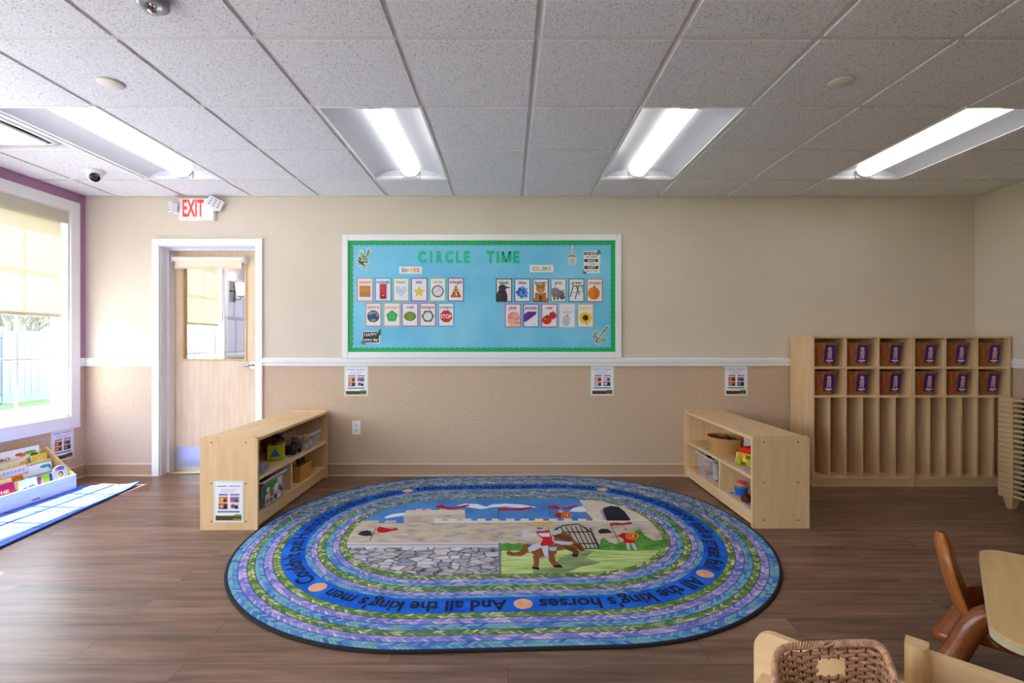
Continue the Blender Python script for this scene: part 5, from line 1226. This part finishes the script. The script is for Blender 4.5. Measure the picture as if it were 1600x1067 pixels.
arc(-qx, -qy, -PI/2, -PI, 44); line((-qx, -qy), (-qx, qy), (-1, 0), 4); arc(-qx, qy, -PI, -1.5*PI, 44); line((-qx, qy), (0, qy), (0, 1), 8)
NS = len(samp)
def rp(i, o): q, n = samp[i % NS]; return q+n*(RR-o)
m = MB()
def ringstrip(mb, o0, o1, mat, z, nb=1):
    for b_ in range(nb):
        a, c = o0+(o1-o0)*b_/nb, o0+(o1-o0)*(b_+1)/nb; u = random.uniform(0, 5); vs = []; fs = []; uvs = []
        for i in range(NS): vs += [(*rp(i, a), z), (*rp(i, c), z)]
        for i in range(NS):
            du = (rp(i+1, (a+c)/2)-rp(i, (a+c)/2)).length; j = (i+1) % NS
            fs.append((2*i, 2*j, 2*j+1, 2*i+1)); uvs.append([(u, 0), (u+du, 0), (u+du, 1), (u, 1)]); u += du
        mb.add(vs, fs, mat, False, uvs)
for o0, o1, mt in ((.014, .060, TEAL), (.060, .103, LAV), (.103, .139, GRN), (.139, .182, TEAL), (.182, .226, LAV), (.226, .267, GRN), (.267, .390, BAND), (.390, .422, TEAL), (.422, .456, LAV), (.456, .500, GRN), (.500, .538, TEAL), (.538, .577, LAV), (.577, .620, GRN)):
    ringstrip(m, o0, o1, mt, RZ)
# --- lettering that runs clockwise round the blue band, tops outward
OM = .3285
cum = [0.0]
for i in range(NS): cum.append(cum[-1]+(rp(i+1, OM)-rp(i, OM)).length)
TOT = cum[-1]
import bisect
def along(s, o):
    s %= TOT; i = min(bisect.bisect_right(cum, s)-1, NS-1); f = (s-cum[i])/(cum[i+1]-cum[i]); return rp(i, o).lerp(rp(i+1, o), f)
def to_rug(px, py):
    x, y = G(px, py, RZ); dx, dy = x-RCX, y-RCY; c, s = math.cos(RT), math.sin(RT); return Vector((dx*c+dy*s, -dx*s+dy*c))
def s_of(px, py):
    p = to_rug(px, py); best = min(range(NS), key=lambda i: (rp(i, OM)-p).length); return cum[best]
INK = C('#0a1230', .95); PEACH = noise_mat('peach_pile', [(.3, hx('#d8946c')), (.7, hx('#e6b08a'))], (1, 1, 1), 30, 3, .95)
dots = [s_of(638.7, 767.2), s_of(942, 765.4), s_of(1113, 899.4), s_of(825, 950), s_of(482.4, 924)]
phr = ['Humpty Dumpty sat on a wall', 'Humpty Dumpty had a great fall', "All the king's horses", "And all the king's men", "Couldn't put Humpty together again"]
def band_text(s, s0, s1):
    gap = .075; w = (s1-s0)-2*gap; vs, fs, x0, x1, y0, y1 = text_geo(s, .022); k = w/(x1-x0); h = .086/.72; P = []
    for x, y, _ in vs: q = along(s0+gap+(x-x0)*k, OM-(y-.30)*h); P.append((q.x, q.y, RZ+.0012))
    m.add(P, fs, INK)
for k in range(5):
    a, b = dots[k], dots[(k+1) % 5]
    if b <= a: b += TOT
    band_text(phr[k], a, b)
    c = along(dots[k], OM); m.add([(c.x+x, c.y+y, RZ+.0008) for x, y in ell(0, 0, .044, .044, n=24)], [tuple(range(24))], PEACH)
# --- the picture in the middle
pic = [tuple(rp(i, .620)) for i in range(NS)][::-1]      # counter-clockwise
def clip(poly):
    out = [tuple(p) for p in poly]
    for i in range(len(pic)):
        a, b = pic[i], pic[(i+1) % len(pic)]
        if abs(a[0]-b[0])+abs(a[1]-b[1]) < 1e-9: continue
        inp, out = out, []
        if not inp: return []
        side = lambda p: (b[0]-a[0])*(p[1]-a[1])-(b[1]-a[1])*(p[0]-a[0])
        for j in range(len(inp)):
            p, q = inp[j], inp[(j+1) % len(inp)]; sp_, sq = side(p), side(q)
            if sp_ >= 0: out.append(p)
            if (sp_ >= 0) != (sq >= 0): t = sp_/(sp_-sq); out.append((p[0]+(q[0]-p[0])*t, p[1]+(q[1]-p[1])*t))
    return out
lay = [0]
def draw(crop, pts, mat):
    ox = 510 if crop == 3 else 780; pts = [to_rug(ox+x/5.517, 770+y/5.517) for x, y in pts]; q = clip(pts)
    if len(q) < 3: return
    A = sum(q[i][0]*q[(i+1) % len(q)][1]-q[(i+1) % len(q)][0]*q[i][1] for i in range(len(q)))
    if A < 0: q = q[::-1]
    lay[0] += 1; m.add([(x, y, RZ+lay[0]*.00001) for x, y in q], [tuple(range(len(q)))], mat if not isinstance(mat, str) else C(mat, .95, 0, .1))
def pile(name, stops, sc, ns, det=4): return noise_mat(name, stops, sc, ns, det, .95, .1, .002, .1)
SKY_ = pile('printed_sky', [(.3, hx('#3f74c0')), (.7, hx('#5a8ed0'))], (1, 1, 1), 4)
STONE = pile('printed_stone', [(.3, hx('#9c8f88')), (.5, hx('#c2b2a2')), (.75, hx('#d2c4b2'))], (1, 1.8, 1), 9, 8)
STONE2 = pile('printed_pale_stone', [(.3, hx('#cdbfb4')), (.7, hx('#d9ccbe'))], (1, 1, 1), 9, 5)
GRASS_ = pile('printed_grass', [(.3, hx('#6f9a4c')), (.48, hx('#aec678')), (.7, hx('#d6dea4'))], (.5, 5, 1), 9, 6)
BUSH = pile('printed_bush', [(.3, hx('#3f7a2c')), (.6, hx('#5f9a44')), (.8, hx('#86b45c'))], (1, 1, 1), 22, 5)
SHADE_ = pile('printed_path', [(.3, hx('#6a7a5c')), (.7, hx('#98a878'))], (.6, 2.5, 1), 9, 4)
def cobble_mat():
    mm, nt, b = base_mat('printed_cobbles'); tc = N(nt, 'ShaderNodeTexCoord'); mp = N(nt, 'ShaderNodeMapping'); mp.inputs['Scale'].default_value = (.66, 1.3, 0); L(nt, tc, 'Object', mp, 0)
    v1 = N(nt, 'ShaderNodeTexVoronoi', i_Scale=21); L(nt, mp, 0, v1, 'Vector'); v2 = N(nt, 'ShaderNodeTexVoronoi', feature='DISTANCE_TO_EDGE', i_Scale=21); L(nt, mp, 0, v2, 'Vector')
    cr = ramp(nt, [(.1, hx('#8f8f9c')), (.4, hx('#b8b8c6')), (.6, hx('#a89a98')), (.9, hx('#cfccd6'))]); sx_ = N(nt, 'ShaderNodeSeparateColor'); L(nt, v1, 'Color', sx_, 0); L(nt, sx_, 0, cr, 0)
    ed = ramp(nt, [(.02, hx('#83848c')), (.10, (1, 1, 1))]); L(nt, v2, 'Distance', ed, 0); mu = N(nt, 'ShaderNodeMix', data_type='RGBA', blend_type='MULTIPLY'); mu.inputs[0].default_value = 1; L(nt, cr, 0, mu, 6); L(nt, ed, 0, mu, 7)
    L(nt, mu, 2, b, 'Base Color'); b.inputs['Roughness'].default_value = .95; b.inputs['Specular IOR Level'].default_value = .1; return mm
COB = cobble_mat()
BIG = rect(-300, -50, 3400, 900)
m.add([(x, y, RZ) for x, y in pic], [tuple(range(len(pic)))], SKY_)
for cr, pts in ((3, [(500, 208), (560, 185), (620, 176), (700, 168), (700, 190), (600, 205), (510, 220)]), (3, [(1120, 110), (1200, 92), (1300, 95), (1410, 130), (1330, 140), (1230, 125)]), (4, [(-140, 128), (-60, 100), (60, 92), (200, 100), (330, 125), (200, 132), (60, 118)]), (4, [(600, 160), (650, 125), (720, 115), (760, 160), (700, 165)])):
    draw(cr, pts, '#dfe6ee')
draw(3, [(0, 440), (0, 266), (290, 262), (300, 240), (450, 236), (452, 262), (500, 262), (510, 240), (600, 238), (604, 262), (668, 262), (664, 196), (690, 196), (690, 150), (740, 148), (742, 165), (770, 165), (772, 138), (830, 136), (832, 160), (850, 160), (852, 138), (905, 136), (908, 160), (975, 160), (978, 135), (1040, 135), (1044, 162), (1090, 162), (1096, 146), (1170, 142), (1196, 150), (1196, 262), (3100, 250), (3100, 440)], STONE)
draw(3, [(664, 196), (690, 150), (1190, 146), (1196, 186), (664, 196)], STONE2)
draw(4, [(690, 62), (1700, 62), (1700, 245), (815, 245), (775, 215), (745, 150)], STONE2)
draw(4, [(745, 185), (760, 175), (818, 238), (764, 238)], '#7a7a86')
for k in range(-5, 12):
    x = 60+k*124; draw(4, [(x, 222), (x+70, 222), (x+70, 240), (x+124, 240), (x+124, 264), (x, 264)], '#d9d2cc')
draw(4, [(-600, 262), (1420, 248), (1420, 254), (-600, 268)], '#a39a96')
# windows, gate
draw(4, [(885, 165), (900, 130), (960, 112), (1030, 120), (1080, 160), (1130, 225), (1125, 240), (930, 240)], '#2b2b33'); draw(4, [(872, 160), (886, 132), (925, 232), (905, 232)], '#9a959c')
draw(4, [(850, 330), (880, 310), (940, 312), (975, 345), (870, 352)], '#26262c')
draw(3, [(270, 360), (300, 332), (350, 322), (385, 335), (396, 368), (330, 372)], '#2e3038')
draw(4, [(455, 340), (500, 290), (570, 270), (660, 270), (740, 292), (790, 340), (860, 486), (690, 480), (600, 480), (520, 400)], '#b3a89e')
for k in range(8):
    x0 = 485+k*42; x1 = 600+k*38; draw(4, [(x0, 300-12*math.sin(PI*k/7)), (x0+9, 300-12*math.sin(PI*k/7)), (x1+9, 484), (x1, 484)], '#1f1a1a')
for a, b_, c_, d_ in ((500, 340, 790, 336), (560, 440, 845, 436), (600, 478, 860, 482), (470, 320, 545, 284), (545, 282, 680, 268), (680, 268, 790, 336), (790, 336, 858, 484)): draw(4, seg2(a, b_, c_, d_, 9), '#1f1a1a')
# ledge, cobbles, hedge, grass
draw(3, [(0, 430), (1505, 426), (1505, 474), (0, 474)], '#c9c3cc'); draw(3, [(0, 446), (1505, 442), (1505, 450), (0, 454)], '#9c98a4')
draw(3, [(0, 472), (1505, 470), (1510, 780), (0, 780)], COB)
draw(4, [(18, 490), (1700, 480), (1700, 800), (12, 800)], GRASS_)
draw(4, [(14, 500), (12, 450), (60, 430), (120, 440), (180, 430), (240, 450), (240, 500)], BUSH)
draw(4, [(860, 492), (875, 400), (905, 385), (940, 420), (1000, 440), (1060, 420), (1130, 440), (1170, 330), (1210, 310), (1260, 370), (1330, 410), (1420, 402), (1700, 410), (1700, 486), (1100, 500)], BUSH)
draw(4, [(520, 560), (700, 490), (820, 500), (740, 560), (880, 600), (700, 640), (560, 700), (280, 712), (300, 650), (480, 640)], SHADE_)
draw(4, [(-6, 430), (14, 430), (18, 800), (0, 800)], '#6f727c')
# flags
for cr, pts in ((3, [(430, 320), (455, 290), (500, 300), (560, 312), (600, 300), (625, 318), (560, 330), (500, 345), (450, 342)]), (3, [(945, 112), (1000, 102), (1030, 120), (1100, 128), (1160, 110), (1235, 100), (1225, 116), (1150, 132), (1090, 144), (1020, 138), (950, 128)]),
                (3, [(1480, 134), (1540, 128), (1590, 138), (1660, 132), (1780, 120), (1770, 134), (1690, 150), (1590, 152), (1485, 152)]), (4, [(420, 112), (490, 108), (520, 128), (580, 128), (680, 104), (660, 122), (590, 142), (510, 142), (425, 130)]), (4, [(952, 262), (1010, 258), (1060, 262), (1148, 250), (1140, 270), (1060, 280), (1000, 278), (960, 284)])): draw(cr, pts, '#b01f28')
for cr, s_ in ((3, (430, 300, 372, 415, 6)), (3, (1482, 130, 1486, 240, 6)), (4, (426, 120, 440, 200, 5)), (4, (955, 270, 1060, 470, 6))): draw(cr, seg2(*s_), '#4a4650')
# small guards with orange shields
def guard(cx, cy, k, legs):
    if legs:
        draw(4, [(cx-10*k, cy+50*k), (cx+20*k, cy+50*k), (cx+30*k, cy+115*k), (cx+5*k, cy+118*k)], '#b9bcc6'); draw(4, [(cx+30*k, cy+50*k), (cx+60*k, cy+50*k), (cx+92*k, cy+115*k), (cx+64*k, cy+118*k)], '#b9bcc6')
        draw(4, [(cx-30*k, cy+20*k), (cx+60*k, cy+20*k), (cx+75*k, cy+60*k), (cx-25*k, cy+60*k)], '#c0202a')
    draw(4, [(cx-80*k, cy-5*k), (cx-30*k, cy-30*k), (cx+40*k, cy-30*k), (cx+60*k, cy+24*k), (cx-30*k, cy+24*k), (cx-50*k, cy+12*k)], '#b01c28')
    draw(4, ell(cx-10*k, cy-46*k, 24*k, 20*k, n=12), '#d8b49a'); draw(4, [(cx-34*k, cy-48*k), (cx-10*k, cy-76*k), (cx+16*k, cy-46*k)], '#8d929c')
    draw(4, ell(cx+46*k, cy, 56*k, 30*k, n=16), '#e0862a'); draw(4, ell(cx+46*k, cy, 42*k, 20*k, n=14), '#c02a1f'); draw(4, rect(cx+24*k, cy-14*k, cx+66*k, cy+12*k), '#e8a03a'); draw(4, rect(cx+36*k, cy-16*k, cx+44*k, cy+14*k), '#b8241c')
guard(540, 196, .85, False); guard(1100, 374, 1.0, True)
# knight on a brown horse
HB, HB2 = '#85502e', '#673b20'
draw(4, [(60, 515), (80, 500), (130, 515), (180, 505), (195, 470), (215, 440), (255, 440), (270, 470), (240, 520), (190, 545), (110, 545), (70, 535)], HB)
draw(4, [(250, 470), (300, 440), (420, 440), (500, 450), (560, 440), (620, 440), (640, 470), (560, 490), (500, 500), (490, 530), (430, 560), (330, 560), (280, 520)], HB)
draw(4, [(290, 540), (350, 545), (340, 640), (350, 655), (285, 655), (300, 600)], HB); draw(4, [(280, 640), (345, 645), (345, 665), (285, 655)], '#1f1714')
draw(4, [(420, 540), (470, 530), (490, 590), (530, 625), (470, 640), (430, 590)], HB); draw(4, [(465, 630), (530, 620), (548, 645), (475, 645)], '#1f1714')
draw(4, [(560, 450), (640, 460), (690, 510), (680, 545), (630, 545), (635, 510), (580, 490)], HB2); draw(4, [(625, 535), (680, 535), (670, 555), (630, 550)], '#1f1714')
draw(4, [(470, 400), (490, 350), (550, 340), (610, 360), (660, 420), (720, 460), (738, 505), (700, 505), (640, 470), (560, 450), (480, 450)], HB); draw(4, [(640, 440), (700, 445), (735, 490), (700, 500)], HB2)
for x in range(5): draw(4, ell(480+x*32, 362+x*9, 24, 20, n=10), HB2)
draw(4, [(462, 410), (560, 420), (640, 425), (620, 450), (540, 448), (470, 432)], '#b6bccb')
draw(4, [(245, 480), (290, 445), (350, 435), (370, 470), (300, 500), (260, 510)], '#c3c6d2'); draw(4, [(420, 470), (500, 465), (490, 500), (440, 500)], '#aab0c0')
draw(4, [(350, 450), (380, 400), (450, 400), (480, 440), (430, 452)], '#c02028'); draw(4, [(360, 460), (420, 455), (425, 560), (370, 575), (390, 545)], '#c3c7d2'); draw(4, [(345, 560), (420, 540), (410, 560), (360, 578)], '#9aa0ae')
draw(4, [(310, 335), (430, 320), (460, 400), (380, 405)], '#c3222a'); draw(4, [(330, 350), (430, 345), (440, 378), (370, 380)], '#dcd6dc')
draw(4, [(195, 385), (200, 320), (240, 322), (250, 350), (320, 350), (330, 375), (240, 388)], '#c6cad4')
draw(4, [(285, 305), (340, 288), (400, 300), (430, 320), (360, 332), (310, 325)], '#aeb6c6'); draw(4, [(320, 300), (380, 300), (370, 312), (330, 312)], '#4a5060')
draw(4, [(288, 250), (460, 248), (462, 276), (300, 282)], '#e0b050')
draw(4, [(430, 345), (520, 320), (540, 345), (470, 368)], '#b8bdc9')
m.build('printed_pile', rug)
b_ = MB(); pr = [(0.0, .0005), (-.001, .004), (.0, .0075), (.004, .0095), (.014, .0096), (.0155, .0085), (.0155, .0005)]
rings = [[(*rp(i, o), z) for o, z in pr] for i in range(NS)]
b_.loft(rings+[rings[0]], BIND, (False, False), True, True); b_.build('edge_binding', rug)
